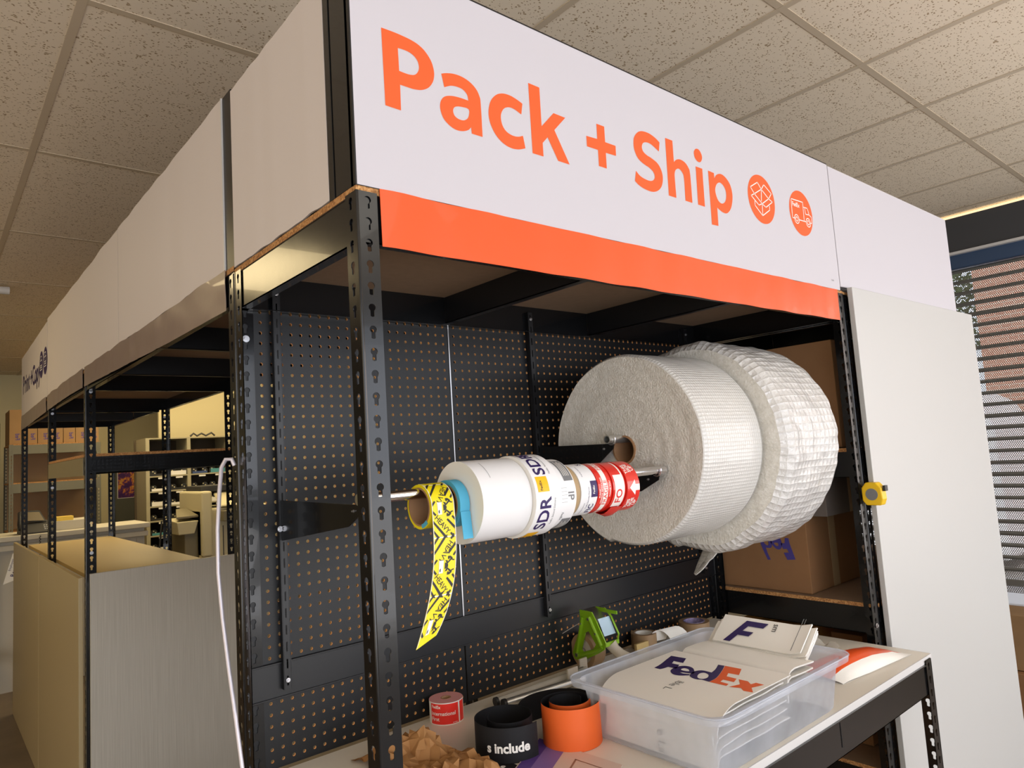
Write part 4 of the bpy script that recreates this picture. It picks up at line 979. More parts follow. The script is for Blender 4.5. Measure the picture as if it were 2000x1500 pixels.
# aluminium bar tool
t = thing('bar_tool', 'aluminium double bar tool with black end knobs behind the coils', 'hand tool', (31, 19.5, BZT))
A0, A1 = Vector((25.6, 19.4, BZT+.55)), Vector((36.2, 18.0, BZT+.75)); C0, C1 = Vector((25.3, 20.4, BZT+.6)), Vector((38.5, 19.9, BZT+.8))
MB().tube([A0, A1], .42, 16).build('bar', 'alu', t, smooth=40); MB().tube([C0, C1], .38, 16).build('bar', 'clear', t, smooth=40)
d_ = (A1-A0).normalized()
MB().tube([A1, A1+d_*.6], .62, 20).build('end_knob', 'rubber', t, smooth=40); MB().tube([A0-d_*.35, A0], .5, 16).build('end_cap', 'rubber', t, smooth=40); MB().tube([C0-d_*.35, C0], .48, 16).build('end_cap', 'rubber', t, smooth=40)
MB().tube([(28.0, 18.2, BZT+.5), (27.6, 17.2, BZT+.45)], .42, 16).build('side_knob', 'rubber', t, smooth=40)
MB().box(34.6, 36.2, 19.0, 19.2, BZT+.5, BZT+1.9).build('clear_tab', 'clearhandle', t); MB().box(38.2, 39.4, 20.6, 20.8, BZT+.2, BZT+1.9).build('clear_tab', 'clearhandle', t)
MB().tube([(37.4, 20.2, BZT+.5), (38.6, 20.6, BZT+.5)], .5, 14).build('side_knob', 'rubber', t, smooth=40)
# green tape dispenser
t = thing('tape_dispenser', 'lime green metal tape dispenser gun behind the bin', 'tape dispenser', (41.3, 20.5, BZT))
def tri(x):
    mb = MB(); o = [(21.9, -38.5), (19.9, -38.55), (19.2, -39.6), (17.9, -41.9), (18.2, -42.7), (19.0, -43.2), (22.2, -44.75), (23.3, -44.6), (23.6, -43.9), (22.3, -41.2), (21.9, -39.6)]
    h = [(20.6, -40.9), (19.5, -42.3), (20.0, -42.9), (21.7, -43.6), (22.0, -43.3), (21.2, -41.2)]
    V_, F_ = filled([[o, h]]); n = len(V_)
    mb.add([(x, v[0], v[1]) for v in V_]+[(x+.16, v[0], v[1]) for v in V_], [tuple(f) for f in F_]+[tuple(n+i for i in reversed(f)) for f in F_])
    for l in (o, h):
        m_ = len(l); mb.add([(x, p[0], p[1]) for p in l]+[(x+.16, p[0], p[1]) for p in l], [(i, (i+1) % m_, m_+(i+1) % m_, m_+i) for i in range(m_)])
    return mb
mb = tri(40.0); mb.build('side_plate', 'greenm', t, bevel=.05)
for pts in ([(40.0, 21.4, -39.3), (40.0, 22.9, -44.1)], [(40.0, 22.9, -44.2), (40.0, 19.2, -42.9), (40.0, 18.5, -42.4)], [(40.0, 18.6, -42.3), (40.0, 20.3, -39.2)]):
    mb = MB(); mb.tube(pts, .26, 10); mb.build('ridge', 'greenm', t, smooth=True)
mb = MB(); mb.box(42.3, 42.42, 17.9, 21.6, -39.0, -38.6); mb.tube([(42.4, 21.4, -38.6), (42.4, 19.8, -38.6), (42.4, 18.9, -39.4), (42.4, 17.9, -41.3), (42.4, 18.2, -42.2)], .12, 8); mb.box(40.1, 42.45, 17.95, 18.15, -42.4, -41.9); mb.build('far_frame', 'greenm', t, smooth=30)
rows = [[(40.16+2.2*j/4, 21.6-i*.0-1.9*(i/8)-.9*(i/8)**2, -38.55-.0-2.2*(i/8)**2) for j in range(5)] for i in range(9)]
MB().sheet(rows, .05).build('metal_shoe', 'steel', t, smooth=60)
rows = [[(40.3+2.0*j/5, 19.2-.9*(i/5), -39.35-1.9*(i/5)+.08*noise.noise((i, j, 3))) for j in range(6)] for i in range(6)]
MB().sheet(rows, .03).build('tape_tongue', plain('blue_white_film', srgb(190,220,240), .12, 0, .8), t, smooth=50)
mb = MB(); mb.ring((22.1, -43.55), 1.45, 2.05, 40.3, 42.2, 'x', 48, 0, 0, 0); mb.build('tape_roll', 'spool', t, smooth=40); MB().ring((22.1, -43.55), .3, 1.45, 40.5, 42.0, 'x', 32).build('hub', 'clearhandle', t, smooth=40)
for c_, r_, x_ in (((22.7, -44.0), .22, 39.68), ((20.3, -39.4), .16, 39.68), ((21.6, -40.1), .1, 39.68), ((19.3, -41.0), .12, 39.68)):
    MB().cyl(c_, r_, x_, 40.0, 'x', 14).build('rivet', 'steel', t)
rows = [[(40.6+1.6*j/5+.0, 18.1+.0*i+.9*sin(pi*j/5)*.3-.28*i+.6*(1 if i < 3 else .6), -42.2-.40*i) for j in range(6)] for i in range(8)]
MB().tube([(41.4, 18.4, -42.3), (41.7, 18.0, -43.0), (42.0, 17.3, -43.6), (42.6, 16.2, -44.2), (43.6, 14.6, -44.7)], [.75, .62, .66, .72, .6], 14).build('handle', 'clearhandle', t, smooth=True)
MB().tube([(40.0, 21.8, -40.0), (38.2, 23.3, -41.2)], .05, 6).build('pin', 'steel', t)
# tape rolls, curled paper and card behind the bin
t = thing('tape_roll', 'clear packing tape roll standing between dispenser and curled paper', 'tape roll', (52.0, 22.2, BZT))
MB().ring((52.0, 22.2), 1.2, 1.7, BZT, BZT+1.9, 'z', 40, 0, 0, 0).build('wound_tape', 'spool', t, smooth=40); MB().ring((52.0, 22.2), 1.05, 1.2, BZT, BZT+1.9, 'z', 40).build('core', 'white', t, smooth=40)
t = thing('tape_roll', 'clear packing tape roll lying flat by the pegboard at right', 'tape roll', (60.8, 20.4, BZT))
MB().ring((60.8, 20.4), 1.5, 2.1, BZT, BZT+1.9, 'z', 40).build('wound_tape', 'spool', t, smooth=40); MB().ring((60.8, 20.4), 1.35, 1.5, BZT, BZT+1.95, 'z', 40).build('core', plain('purple_white_core', srgb(150,140,180), .5, var=(90, .5)), t, smooth=40)
rows = [[(53.0+.65*i+.0*j, 21.4-.35*i, BZT+.05+2.2*u) for u in (0, .5, 1)] for i in range(0)]
T = [(53.4+1.5*(1-cos(k*.32)), 20.6+.0*k-.55*k*.4, BZT+.1+2.1*sin(min(pi*.9, .25+k*.32))) for k in range(10)]
rows = [[(p[0]+3.2*s_, p[1]-.6*s_+.6, p[2]*1.0) for s_ in (-.5, -.2, .2, .5)] for p in T]
tag(MB().sheet(rows, .03).build('curled_paper', 'white', smooth=60), 'curled white backing paper between the two clear tape rolls', 'paper')
tag(MB().box(48.6, 51.0, 20.6, 21.0, BZT, BZT+1.3).build('card', 'lamyel', bevel=.02), 'small beige card standing behind the bin rim beside dispenser', 'card')
# yellow tape measure clipped to the post
t = thing('tape_measure', 'yellow tape measure hooked on the right post beside the tall board', 'tape measure', (71.8, -1.5, -28.2))
mb = MB(); o = [(-2.6, -28.4), (-.8, -28.4), (-.35, -27.8), (-.35, -26.2), (-.9, -25.5), (-2.2, -25.5), (-2.8, -26.2), (-2.9, -27.6)]
mb.prism([(p[0]+.2, p[1]) for p in o], 70.8, 72.2, 'x'); mb.build('case', 'tapeyel', t, bevel=.14)
MB().cyl((-1.4, -27.0), .85, 72.2, 72.28, 'x', 28).build('label_disc', 'grey', t); MB().cyl((-1.4, -27.0), .75, 70.72, 70.8, 'x', 28).build('label_disc', 'grey', t)
MB().box(71.1, 71.9, -3.0, -2.7, -26.6, -25.9).build('lock_button', 'rubber', t)
# silver cable at the rear post pair
t = tag(MB().tube([(-.25, 24.6, -18.3), (-.45, 24.7, -17.7), (-.9, 24.95, -17.7), (-1.15, 25.4, -18.4), (-1.15, 26.1, -20.5), (-1.2, 26.7, -24), (-1.2, 26.8, -28), (-1.1, 26.2, -32), (-1.0, 25.2, -36), (-.9, 24.0, -40), (-.8, 22.9, -44), (-.8, 21.8, -49), (-.9, 21, -56), (-1.0, 21, -70), (-1.5, 22, -84.8)], .19, 12).build('cable', 'cable', smooth=True), 'silver grey cable hooked over the pair of rear posts', 'cable')

# ------------------------------------------------------------------ cartons on the end rack
def carton(label, x0, x1, y0, y1, z0, z1, mat='card', group=None, prints=(), tape=True, rz=0, cat='box'):
    t = thing('cardboard_box', label, cat, ((x0+x1)/2, (y0+y1)/2, z0), group)
    MB().box(x0, x1, y0, y1, z0, z1).build('carton', mat, t, bevel=.08)
    if tape: MB().box((x0+x1)/2-1, (x0+x1)/2+1, y0-.03, y1+.03, z0+.02, z1+.03).build('tape_strip', 'tan', t)
    for kind, geo, m_ in prints: geo.build(kind, m_, t)
    if rz: t.rotation_euler[2] = rz
    return t
def fxprint(x, ytop, z, s, flipz=False):
    """purple lettering on the -x face, printed upside down"""
    mb = MB()
    for k in ('F', 'e', 'd'):
        gg = filled([[smoothloop(l, 3) for l in FXG[k]]]); mb.add([(x, ytop+s*(6.1-v[1])-0, z-s*(v[0]-32.6)) for v in gg[0]], [tuple(reversed(f)) for f in gg[1]])
    return mb
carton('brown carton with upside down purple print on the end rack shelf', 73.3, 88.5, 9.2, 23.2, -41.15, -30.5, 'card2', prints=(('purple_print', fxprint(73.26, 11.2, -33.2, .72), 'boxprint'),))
carton('grey carton stacked askew on the brown carton', 73.9, 90.0, 6.2, 21.5, -30.4, -22.8, 'cardgrey', prints=())
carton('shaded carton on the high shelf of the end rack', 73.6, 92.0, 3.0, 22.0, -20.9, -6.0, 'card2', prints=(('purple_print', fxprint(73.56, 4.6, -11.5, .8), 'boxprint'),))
for i, (a, b_, c) in enumerate(((76, 80, 22.6), (76, 82, 16.8), (76, 84, 9.5))):
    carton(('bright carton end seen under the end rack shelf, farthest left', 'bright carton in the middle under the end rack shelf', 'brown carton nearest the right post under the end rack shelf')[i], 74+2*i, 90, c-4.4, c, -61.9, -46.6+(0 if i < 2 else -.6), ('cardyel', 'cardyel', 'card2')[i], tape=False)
carton('dull carton lying low on the bottom shelf beneath the bench', 20, 44, 5, 20, -67.9, -56, 'card2')

# ------------------------------------------------------------------ back room
# carton row on a grey rack
t = thing('storage_rack', 'tall grey slotted rack with brown back holding the carton row', 'shelving rack', (24, 335, -FL))
for x in (6.5, 10.8, 38.5, 42):
    for y in (330, 354):
        if x in (10.8, 38.5) and y == 354: continue
        pass
for x, sx in ((6.8, 1), (41.4, -1)):
    for y, sy in ((330, 1), (354, -1)):
        mb = MB(); post_mb(mb, x, y, sx, sy, -FL, -1.9); mb.build('post', ['greymetal', 'inner'], t)
for zt in (-2.2, -19.0, -40, -66):
    mb = MB(); beam_x(mb, 7, 41.2, 330.1, 1, zt, 4.0); mb.build('beam', 'greymetal', t)
    MB().box(7, 41.2, 330.2, 353.8, zt-.2, zt+.5).build('shelf_board', 'chip', t)
MB().box(8, 40.5, 353.2, 353.6, -66, -2.6).build('back_panel', 'brownpanel', t)
xs = (6.9, 12.5, 17.2, 21.6, 26.9, 31.6, 36.2, 41.0)
for i in range(7):
    x0, x1 = xs[i]+.1, xs[i+1]-.1; top = 13.4 if i == 0 else 7.2+.2*(i % 2)
    b_ = MB(); g = textgeo('Fed', 2.5, .02); b_.add([(x0+1.0+(2.2+v[1]*.8 if False else 1.2+v[1]*.9), 331.45, .0+(v[0]*.8)) for v in g[0]], g[1])
    carton('tall brown carton at the left end of the row on the grey rack' if i == 0 else 'brown carton in the row on the grey rack, %s' % ('next to the tall carton', 'second after the tall carton', 'third after the tall carton', 'fourth after the tall carton', 'second from its right end', 'at its right end')[i-1], x0, x1, 331.5, 351, -1.65, top, 'card', 'cartons in a row on the grey rack', prints=(('purple_print', b_, 'boxprint'),), tape=False)
# grey door panel with poster
tag(MB().box(54.5, 69.8, 382, 384, -FL, -12.5).build('grey_panel', 'doorgrey', bevel=.1), 'dark grey green panel carrying the colourful poster', 'panel')
t = thing('poster', 'small colourful purple and orange poster on the grey panel', 'poster', (62.7, 381.6, -30))
MB().box(57.9, 67.4, 381.5, 381.9, -30.2, -16.0).build('border', 'white', t); MB().box(58.2, 67.1, 381.42, 381.5, -29.9, -16.3).build('print', 'poster', t)
tag(MB().box(47, 53.5, 372, 378, -FL, 37).build('pillar', 'wallw'), 'cream pillar between the grey rack and the poster panel', 'pillar')
mb = MB(); mb.box(52.6, 62, 371.5, 372.0, -9.3, -8.8); mb.box(52.6, 61, 371.5, 372.0, -7.6, -7.1); tag(mb.build('hook_bar', 'dark'), 'dark double bar on the cream wall above the poster', 'wall bar')
# pigeonhole sorter with papers
t = thing('paper_sorter', 'beige pigeonhole sorter full of paper packs at the back', 'sorter', (78, 308, -FL))
X = (54.4, 71.6, 89.5, 107); ZS = (-2.6, -12.6, -19.5, -26.2, -32.8, -39.2, -45.6, -52, -58.5, -66, -FL+2)
mb = MB(); mb.box(52.8, 108.5, 318, 318.6, -FL, -2.4, 0); mb.build('back_panel', 'slotdark', t)
for x in X: MB().box(x-.75, x+.75, 300, 318, -FL, -2.4).build('upright', 'sorter', t)
for zz in ZS: MB().box(53.8, 107.6, 300.1, 318, zz-.45, zz+.15).build('shelf', 'sorter', t)
for zz in ZS[1:-1]:
    for i in range(2):
        for q in (3.2, 10.5): MB().box(X[i]+1+q, X[i]+3.9+q, 299.95, 300.05, zz-1.3, zz-.6).build('shelf_tag', 'white', t)
random.seed(3)
cnt = 0
for ci in range(2):
    for zi in range(1, 10):
        zz = ZS[zi]+.2
        for q in range(2):
            xa = X[ci]+1.1+q*8.0; r_ = random.random()
            if zi == 1 and ci == 0 and q == 0: r_ = .2
            tr = MB()
            pts = [(0, 0), (0, 1.6), (.7, 2.5), (2.0, 2.6), (2.7, 1.8), (2.7, .9), (4.9, .9), (4.9, 1.8), (5.6, 2.6), (6.6, 2.5), (7.3, 1.6), (7.3, 0)]
            tr.prism([(xa+p[0], zz+p[1]) for p in pts], 301.2, 301.6, 'y'); tr.box(xa, xa+7.3, 301.6, 314, zz, zz+.3)
            tt = thing('paper_tray', 'black paper tray in the beige sorter', 'paper tray', (xa+3.6, 305, zz), 'black trays in the sorter')
            tr.build('tray', 'tray', tt)
            mb = MB()
            for h0 in ((1.2, 1.9), (5.2, 1.9), (2.0, 1.2), (6.2, 1.2)): mb.cyl((xa+h0[0], zz+h0[1]), .28, 301.12, 301.2, 'y', 10)
            mb.build('tray_hole', 'wallw', tt)
            if r_ < .55:
                mt = random.choice(('white', 'white', 'yelpaper', 'blueb', 'white', 'teal')); hh = random.choice((1.0, 1.8, 2.4))
                pk = MB().box(xa+.5, xa+6.9, 300.4, 301.1, zz, zz+hh)
                tag(pk.build('paper_pack', mt), 'wrapped ream of paper standing in the beige sorter', 'paper pack', 'reams of paper in the sorter')
tag(MB().tube([(74, 306, -1.9), (75.5, 306, -.6), (77, 306, -1.8), (79, 306, -.7), (81, 306, -1.8), (83.5, 306, -.5), (85, 306, -1.9)], .45, 8).build('black_holder', 'blackfoam', smooth=True), 'black wire holders lying on top of the sorter', 'holder')
# service counter
t = thing('service_counter', 'cream service counter with moulded edge in the back room', 'counter', (20, 250, -FL))
MB().box(-8, 40.2, 243, 262, -FL, -37.4).build('body', 'cabwhite', t); MB().box(-10, 41.6, 240.5, 264, -37.4, -35.7).build('counter_top', 'cabwhite', t, bevel=.2); MB().box(-10, 41.2, 241.4, 243, -40.4, -38.6).build('moulding', 'cabwhite', t, bevel=.2)
mb = MB(); mb.box(37.6, 38.6, 242.7, 243, -FL, -41); mb.box(25.0, 25.5, 242.7, 243, -FL, -41); mb.build('post_strip', 'cabwhite', t)
MB().box(13.5, 24.5, 247, 262, -35.7, -32.6).build('raised_ledge', 'cabwhite', t, bevel=.1)
tag(MB().box(9.8, 17.0, 243.5, 249, -32.6+.0, -31.6).build('yellow_pad', 'yelpaper') if False else MB().box(14.0, 19.0, 248.5, 254, -32.55, -31.2).build('yellow_pad', 'yelpaper'), 'yellow pad lying on the raised counter ledge', 'pad')
# desk telephone
t = thing('desk_phone', 'black desk telephone with a tilted screen on the counter', 'telephone', (7, 247, -35.7))
MB().hexa([(3.0, 242.4, -35.68), (12.4, 242.4, -35.68), (12.4, 252, -35.68), (3.0, 252, -35.68), (3.2, 242.6, -35.1), (12.2, 242.6, -35.1), (12.2, 251.5, -31.8), (3.2, 251.5, -31.8)]).build('base', 'rubber', t, bevel=.15)
MB().tube([(3.4, 243.0, -34.0), (3.2, 244.2, -32.6), (3.4, 247, -30.6), (3.8, 250, -29.0), (4.2, 251.5, -29.0)], [.75, .8, .6, .8, .75], 12).build('handset', 'rubber', t, smooth=True)
MB().hexa([(5.2, 249.5, -32.0), (11.2, 249.5, -32.4), (11.2, 250.3, -32.4), (5.2, 250.3, -32.0), (4.6, 251.5, -28.2), (9.4, 251.5, -28.4), (9.4, 252.2, -28.4), (4.6, 252.2, -28.2)]).build('screen_unit', 'blackfoam', t, bevel=.08)
MB().hexa([(5.7, 249.4, -31.6), (10.6, 249.4, -31.9), (10.6, 249.5, -31.9), (5.7, 249.5, -31.6), (5.3, 251.2, -28.7), (9.2, 251.2, -28.9), (9.2, 251.3, -28.9), (5.3, 251.3, -28.7)]).build('screen', 'screen', t)
for i in range(3):
    for j in range(3): MB().box(10.0+.7*i, 10.4+.7*i, 244+1.5*j, 244.9+1.5*j, -34.9+.52*j, -34.3+.52*j).build('key', 'white', t)
tag(MB().tube([(8.2, 241.2, -36.0)]+[(8.3+.22*cos(k*1.6), 240.1+.22*sin(k*1.6), -36.6-k*.24) for k in range(36)]+[(8.6, 239.9, -46)], .11, 6).build('phone_cord', 'rubber', smooth=True), 'curly black telephone cord hanging from the counter', 'cord')
t = thing('notice_sheet', 'white tilted restroom notice sheet on the counter side', 'notice', (0, 236, -50))
mb = MB(); mb.hexa([(-1.6, 239.6, -50.6), (3.4, 239.6, -49.0), (3.4, 239.8, -49.0), (-1.6, 239.8, -50.6), (.9, 239.6, -41.2), (4.6, 239.6, -39.6), (4.6, 239.8, -39.6), (.9, 239.8, -41.2)]); mb.build('sheet', 'white', t)
mb = put(MB(), textgeo('Restroom', 1.6, .02), (1.3, 239.55, -48.6), (.25, 0, .97), (-.97, 0, .25)); put(mb, textgeo('Employees', .9), (.3, 239.55, -46.6), (.25, 0, .97), (-.97, 0, .25)); mb.build('print', 'navy', t)
# copier
t = thing('copier', 'large beige copier machine seen through the rack', 'copier', (75, 262, -FL))
MB().box(61.8, 90, 250, 280, -FL, -33.5).build('body', 'copier', t, bevel=.8); MB().box(61.8, 66.0, 249, 280, -52, -26.5).build('side_tower', 'copier', t, bevel=.8)
MB().box(68.5, 86, 244, 256, -38.5, -34.5).build('output_tray', 'copierd', t, bevel=.2); MB().box(63.5, 84, 256, 276, -27.0, -24.5).build('scanner_lid', 'blackfoam', t, bevel=.3)
MB().hexa([(68.8, 248, -33.0), (80, 248, -33.0), (80, 257, -28.0), (68.8, 257, -28.0), (69.2, 248.2, -32.4), (79.6, 248.2, -32.4), (79.6, 257.2, -27.3), (69.2, 257.2, -27.3)]).build('feeder_tray', 'copier', t, bevel=.1)
mb = MB(); 
for k in range(7): mb.box(72.2, 84, 249.9, 250.05, -49.5+k*.9, -49.2+k*.9)
mb.build('vent', 'blackfoam', t); MB().box(70.0, 70.3, 249.85, 250, -FL+4, -40.5).build('door_seam', 'blackfoam', t)
t = thing('sorting_unit', 'grey sorter tray unit attached left of the copier', 'copier tray', (57, 262, -FL))
MB().box(56.5, 61.6, 253, 272, -FL, -39).build('column', 'copierd', t, bevel=.4); MB().hexa([(54.2, 252, -42.6), (60.0, 252, -42.6), (60.0, 268, -42.6), (54.2, 268, -42.6), (53.4, 251.5, -37.6), (61.4, 251.5, -37.6), (61.4, 269, -36.8), (53.4, 269, -36.8)]).build('catch_tray', 'copier', t, bevel=.3)
MB().hexa([(53.4, 252, -36.4), (61.5, 252, -36.4), (61.5, 268, -34.2), (57.4, 268, -34.2), (53.4, 252, -35.6), (61.5, 252, -35.6), (61.5, 268, -33.2), (57.4, 268, -33.2)]).build('paper_guide', 'copierd', t, bevel=.1)
# folded trolley
t = thing('folding_trolley', 'thin black folding trolley leaning near the sorter', 'trolley', (48, 262, -FL))
for a, b_ in (((50.6, 262, -37), (47.5, 258, -62)), ((52.6, 264, -37), (50.0, 260, -62))): MB().tube([a, b_], .35, 8).build('rail', 'rubber', t, smooth=True)
for q in (.25, .6): MB().tube([(50.6-3.1*q, 262-4*q, -37-25*q), (52.6-2.6*q, 264-4*q, -37-25*q)], .25, 8).build('crossbar', 'rubber', t, smooth=True)
MB().tube([(47.5, 258, -62), (47.5, 258, -FL+.3)], .35, 8).build('rail', 'rubber', t, smooth=True)
# ------------------------------------------------------------------ room shell
X0, X1, Y0, Y1, ZC_ = -170, 190, -160, 397, 37.0
struct(MB().box(X0, X1, Y0, Y1, -FL-2, -FL).build('floor', 'floor'))
mb = MB()
xs_ = [-8.5+24*k for k in range(-7, 9)]; ys_ = [48*k for k in range(-4, 9)]
mb.box(X0, X1, Y0, Y1, ZC_+.12, ZC_+1, 0)
ce = struct(mb.build('ceiling', 'tile'))
mb = MB()
for x in xs_: mb.box(max(X0, x-.5), min(X1, x+.5), Y0, Y1, ZC_-.0, ZC_+.15)
for y in ys_: mb.box(X0, X1, max(Y0, y-.5), min(Y1, y+.5), ZC_+.03, ZC_+.15)
tg = mb.build('tee_grid', 'tee'); tg.parent = ce; tg.location = (Vector(tg.location)-Vector(ce.location))
struct(MB().box(X0-2, X0, Y0, Y1, -FL, 38).build('wall_left', 'walld'))
struct(MB().box(X0, X1, Y1, Y1+2, -FL, 38).build('wall_back', 'wallw'))
struct(MB().box(58.6, 62, 331, Y1, -FL, 37).build('wall_partition', 'wallw')) if False else None
struct(MB().box(66.5, X1, 331, 333, -FL, 37).build('wall_inner', 'wallw'))
# window wall on the right: opening y -60..75, z -62..26.8
mb = MB(); mb.box(X1, X1+6, 78, Y1, -FL, 38); mb.box(X1, X1+6, Y0, -150, -FL, 38); mb.box(X1, X1+6, -150, 78, 26.8, 38); mb.box(X1, X1+6, -150, 78, -FL, -68); struct(mb.build('wall_right', 'walld'))
struct(MB().box(X1-1.5, X1, -150, 78, 27.0, 36.2).build('trim_1', 'valance'))
struct(MB().box(X1-1.6, X1, -150, 78, 36.35, 36.75).build('trim_2', 'glowstrip'))  # added glowing strip stands in for light reflected along the valance top
struct(MB().box(X1-2.4, X1-.1, -150, 78, 26.2, 26.9).build('trim_3', 'lamedge'))
wf = MB()
for y in (-150, -74, 2, 76): wf.box(X1+3.5, X1+5.5, y, y+2, -68, 26.8)
for z in (-68, 25): wf.box(X1+3.5, X1+5.5, -150, 78, z, z+1.8)
w1 = struct(wf.build('window_1', 'slat'))
M['glass'] = clearp('window_glass', .93, (.5,.55,.55,1))
gp = MB().box(X1+4.4, X1+4.6, -149, 77, -67, 26).build('glass_pane', 'glass'); gp.parent = w1; gp.location = gp.location-w1.location
# front: shop window wall behind the camera
mb = MB(); mb.box(X0, X1, Y0-4, Y0, 26, 38); mb.box(X0, X1, Y0-4, Y0, -FL, -70)
for x in (X0, -90, -10, 70, 150, X1-4): mb.box(x, x+4, Y0-4, Y0, -70, 26)
struct(mb.build('wall_front', 'walld'))
# roller shutter
t = thing('roller_shutter', 'perforated grey roller shutter behind the tall white board', 'shutter', (X1+1, 0, -62))
MB().box(X1-.9, X1+2.4, -60, 76, 22.6, 26.6).build('housing', 'valb', t, bevel=.3)
P_ = 3.02; z = 22.5; first = None
while z-P_ > -59.5:
    mb = MB(); mb.sheet([[(X1+1.0, y, z-.98), (X1+1.0, y, z-1.9), (X1+1.0, y, z-P_)] for y in (-60, 76)], 0, 0)
    mb.prism([(X1+.85, z), (X1+.55, z-.5), (X1+.85, z-1.0), (X1+1.15, z-1.0), (X1+1.15, z)], -60, 76, 'y', 1)
    mb.build('slat', ['perf', 'slat'], t); z -= P_
MB().box(X1+.3, X1+1.6, -60, 76, z-1.6, z).build('bottom_bar', 'slat', t, bevel=.1)
MB().sheet([[(X1+1.0, y, z-1.6), (X1+1.0, y, z-2.8), (X1+1.0, y, z-3.4)] for y in (-60, 76)], 0).build('bottom_slat', 'perf', t)
# flattened cartons leaning below the shutter
carton('flat brown carton leaning behind the tall board below the shutter', 168, 178, 2, 30, -75, -62.8, 'card', tape=False)
carton('lower brown carton on the floor behind the tall board', 166, 182, -2, 30, -FL, -75.2, 'card2', tape=True)
# seismic clip and small white fixture on the ceiling
mb = MB(); mb.box(45.2, 46.4, -.8, .8, ZC_-.35, ZC_); tag(mb.build('ceiling_clip', 'lamedge'), 'small white clip on the ceiling grid above the sign', 'clip')
t = thing('track_light', 'small white lamp head on ceiling at the left edge', 'light fixture', (-7.5, 195, 35))
MB().cyl((196, 35.4), 1.1, -12, -3.8, 'x', 20).build('head', 'lamedge', t, smooth=40); MB().cyl((-7.5, 195), .4, 36.2, 37.0, 'z', 12).build('stem', 'rubber', t)
# ceiling light fixtures over the back room and behind the camera
k_ = 0
for (x, y, m_, lb) in ((45, 230, 'lampwarm', 'warm ceiling light above the counter'), (95, 290, 'lampwarm', 'warm ceiling light above the sorter'), (45, 300, 'lampwarm', 'warm ceiling light above the carton row'), (-52, 150, 'lampwarm', 'warm ceiling light left of the side signs'), (50, -100, 'lampfront', 'ceiling light behind the camera')):
    t = thing('ceiling_light', lb, 'ceiling light', (x, y, ZC_-.2)); MB().box(x-11, x+11, y-23, y+23, ZC_-.25, ZC_-.05).build('diffuser', m_, t)
    mb = MB(); mb.box(x-12, x+12, y-24, y-23, ZC_-.4, ZC_); mb.box(x-12, x+12, y+23, y+24, ZC_-.4, ZC_); mb.box(x-12, x-11, y-23, y+23, ZC_-.4, ZC_); mb.box(x+11, x+12, y-23, y+23, ZC_-.4, ZC_); mb.build('frame', 'tee', t)
# outdoors beyond the shutter
tag(MB().box(X1+7, 1400, -900, 900, -FL-14, -FL-12).build('parking_lot', 'asphalt'), 'pale ground outside the window', 'ground')
t = thing('brick_building', 'pinkish brick building seen through the shutter holes', 'building', (640, -200, -FL-12))
MB().box(600, 800, -600, 130, -FL-12, 300).build('facade', 'brick', t); MB().box(597, 600, -600, 131, 292, 300).build('cornice', 'lamedge', t)
def tree(x, y, s, lb, seed):
    t = thing('tree', lb, 'tree', (x, y, -FL-12)); random.seed(seed)
    MB().tube([(x, y, -FL-11.9), (x+3, y+2, 20), (x, y-3, 90)], [6, 5, 3], 10).build('trunk', 'brownpanel', t, smooth=True)
    mb = MB()
    for k in range(2200):
        a = random.random()*2*pi; b = random.random()*pi; r = s*(.45+.6*random.random()); c = Vector((x+r*sin(b)*cos(a), y+r*sin(b)*sin(a), 95+r*.8*cos(b)))
        d = Vector((random.random()-.5, random.random()-.5, random.random()-.5)).normalized(); e = d.cross(Vector((.3, .2, .9))).normalized(); q = 3.4
        mb.add([c-d*q, c+e*q*.6, c+d*q, c-e*q*.6], [(0, 1, 2, 3)])
    mb.build('crown', 'tree', t)
tree(520, 175, 60, 'leafy green tree beside the brick building outside', 5); tree(760, 215, 70, 'farther leafy tree outside past the brick building', 6)
t = thing('parked_van', 'white van parked outside beyond the shutter', 'van', (435, 150, -FL-12))
mb = MB(); mb.prism([(74, -90), (74, -22), (80, -8), (90, -2), (228, -2), (230, -90)], 400, 470, 'x'); mb.build('body', 'carw', t, bevel=2); MB().box(399.5, 400, 205, 224, -42, -14).build('window', 'rubber', t)
for y in (100, 200): MB().cyl((y, -86), 11, 398, 406, 'x', 24).build('wheel', 'rubber', t, smooth=40)

# ------------------------------------------------------------------ light
def area(name, loc, target, sx, sy, power, col):
    L = bpy.data.lights.new(name, 'AREA'); L.shape = 'RECTANGLE'; L.size = sx*I; L.size_y = sy*I; L.energy = power; L.color = col
    o = bpy.data.objects.new(name, L); COL.objects.link(o); o.location = W(loc); o.rotation_euler = (W(target)-W(loc)).to_track_quat('-Z', 'Y').to_euler(); return o
area('shop_window_daylight', (10, -157, -25), (10, 0, -5), 300, 90, 76, (.95, .94, 1.0))
area('left_fill_light', (-166, 60, -20), (0, 90, 25), 300, 100, 96, (1.0, .86, .66))  # warm fill added to brighten the side signs, no fixture behind it
area('side_window_daylight', (187, -95, -18), (20, -40, -5), 90, 80, 62, (1.0, .95, .90))
area('ceiling_fill_light', (10, -156, -50), (10, -60, 37), 300, 50, 60, (1, .94, .86))  # up-tilted fill added at the shop window to brighten the ceiling
area('back_room_light', (60, 260, 34), (60, 270, -60), 90, 120, 55, (1, .80, .46))
sun = bpy.data.lights.new('sun', 'SUN'); sun.energy = 3.2; sun.angle = .01; sun.color = (1, .95, .88)
so = bpy.data.objects.new('sun', sun); COL.objects.link(so); so.rotation_euler = Vector((.75, .35, -.55)).to_track_quat('-Z', 'Y').to_euler()
w = bpy.data.worlds.new('sky'); SC.world = w; w.use_nodes = True; nt = w.node_tree; bg_ = nt.nodes['Background']
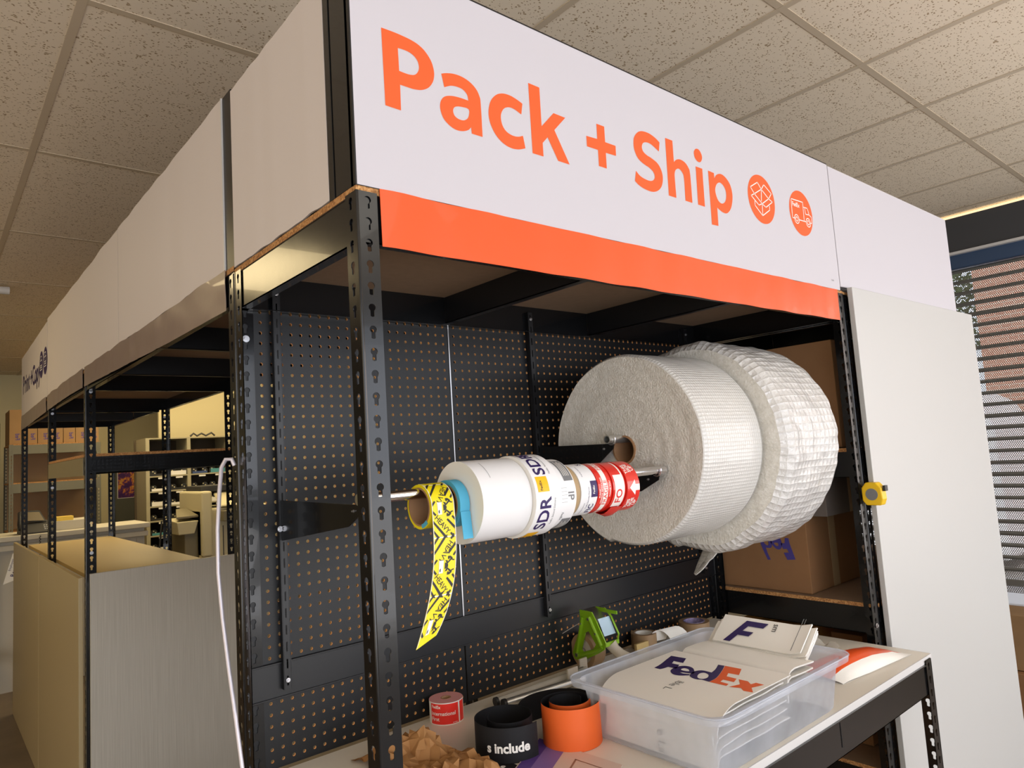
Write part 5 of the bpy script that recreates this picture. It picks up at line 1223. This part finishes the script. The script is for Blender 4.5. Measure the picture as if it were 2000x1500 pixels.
bg_.inputs[0].default_value = (.80, .88, 1.0, 1); bg_.inputs[1].default_value = 2.6

# ------------------------------------------------------------------ camera
f_, yaw, pit, rol = 1360.839, math.radians(49.534), math.radians(5.548), math.radians(-3.646)
fw = Vector((cos(yaw)*cos(pit), sin(yaw)*cos(pit), sin(pit))); r1 = Vector((sin(yaw), -cos(yaw), 0)); u1 = r1.cross(fw)
r2 = r1*cos(rol)+u1*sin(rol); u2 = -r1*sin(rol)+u1*cos(rol)
cam = bpy.data.cameras.new('camera'); co = bpy.data.objects.new('camera', cam); COL.objects.link(co)
cam.sensor_width = 36; cam.lens = f_/2000*36; cam.clip_start = .02; cam.clip_end = 200
m = Matrix((r2, u2, -fw)).transposed().to_4x4(); m.translation = W((-22.186, -40.958, -18.666)); co.matrix_world = m
SC.camera = co
# nest prints, screws and hooks under the part they sit on (all share the thing's origin)
import re as _re
base = lambda o: _re.sub(r'\.\d+$', '', o.name)
NEST = {'wound_strip': ('lettering', 'small_print', 'yellow_square', 'grey_block', 'ruled_box', 'white_print', 'purple_square', 'white_band', 'red_lettering', 'white_label', 'white_lettering', 'white_arrow', 'red_label', 'label_edge'),
  'hanging_strip': ('white_edge', 'black_print', 'white_sticker'), 'carton': ('purple_print', 'tape_strip'), 'tub': ('rim_bead',), 'channel': ('screw',), 'bag': ('logo_letter', 'printed_text', 'side_print', 'seam_print'),
  'tray': ('tray_hole',), 'face_board': ('letter', 'plus_sign', 'badge'), 'case': ('label_disc', 'lock_button'), 'screen_unit': ('screen',), 'strip': ('white_lettering', 'white_letter'), 'side_plate': ('ridge', 'rivet'), 'orange_half': ('faint_print',)}
for t_ in [o for o in COL.objects if o.parent is None and o.type == 'EMPTY' and 'category' in o]:
    ch = list(t_.children)
    for pn, subs in NEST.items():
        ps = [c for c in ch if base(c) == pn]
        if len(ps) == 1:
            for c in ch:
                if base(c) in subs: c.parent = ps[0]
    br_ = [c for c in ch if base(c) == 'bracket']; hk = [c for c in ch if base(c) == 'hook']
    for a_, b_ in zip(hk, br_): a_.parent = b_
for o in COL.objects:
    if '_o' in o: del o['_o']
SC.view_settings.view_transform = 'Standard'; SC.view_settings.look = 'None'; SC.view_settings.gamma = 1; SC.view_settings.use_curve_mapping = False
SC.view_settings.exposure = -0.18
SC.cycles.use_denoising = True; SC.cycles.max_bounces = 7; SC.cycles.diffuse_bounces = 4; SC.cycles.glossy_bounces = 4; SC.cycles.transmission_bounces = 6; SC.cycles.transparent_max_bounces = 16
SC.cycles.caustics_reflective = False; SC.cycles.caustics_refractive = False
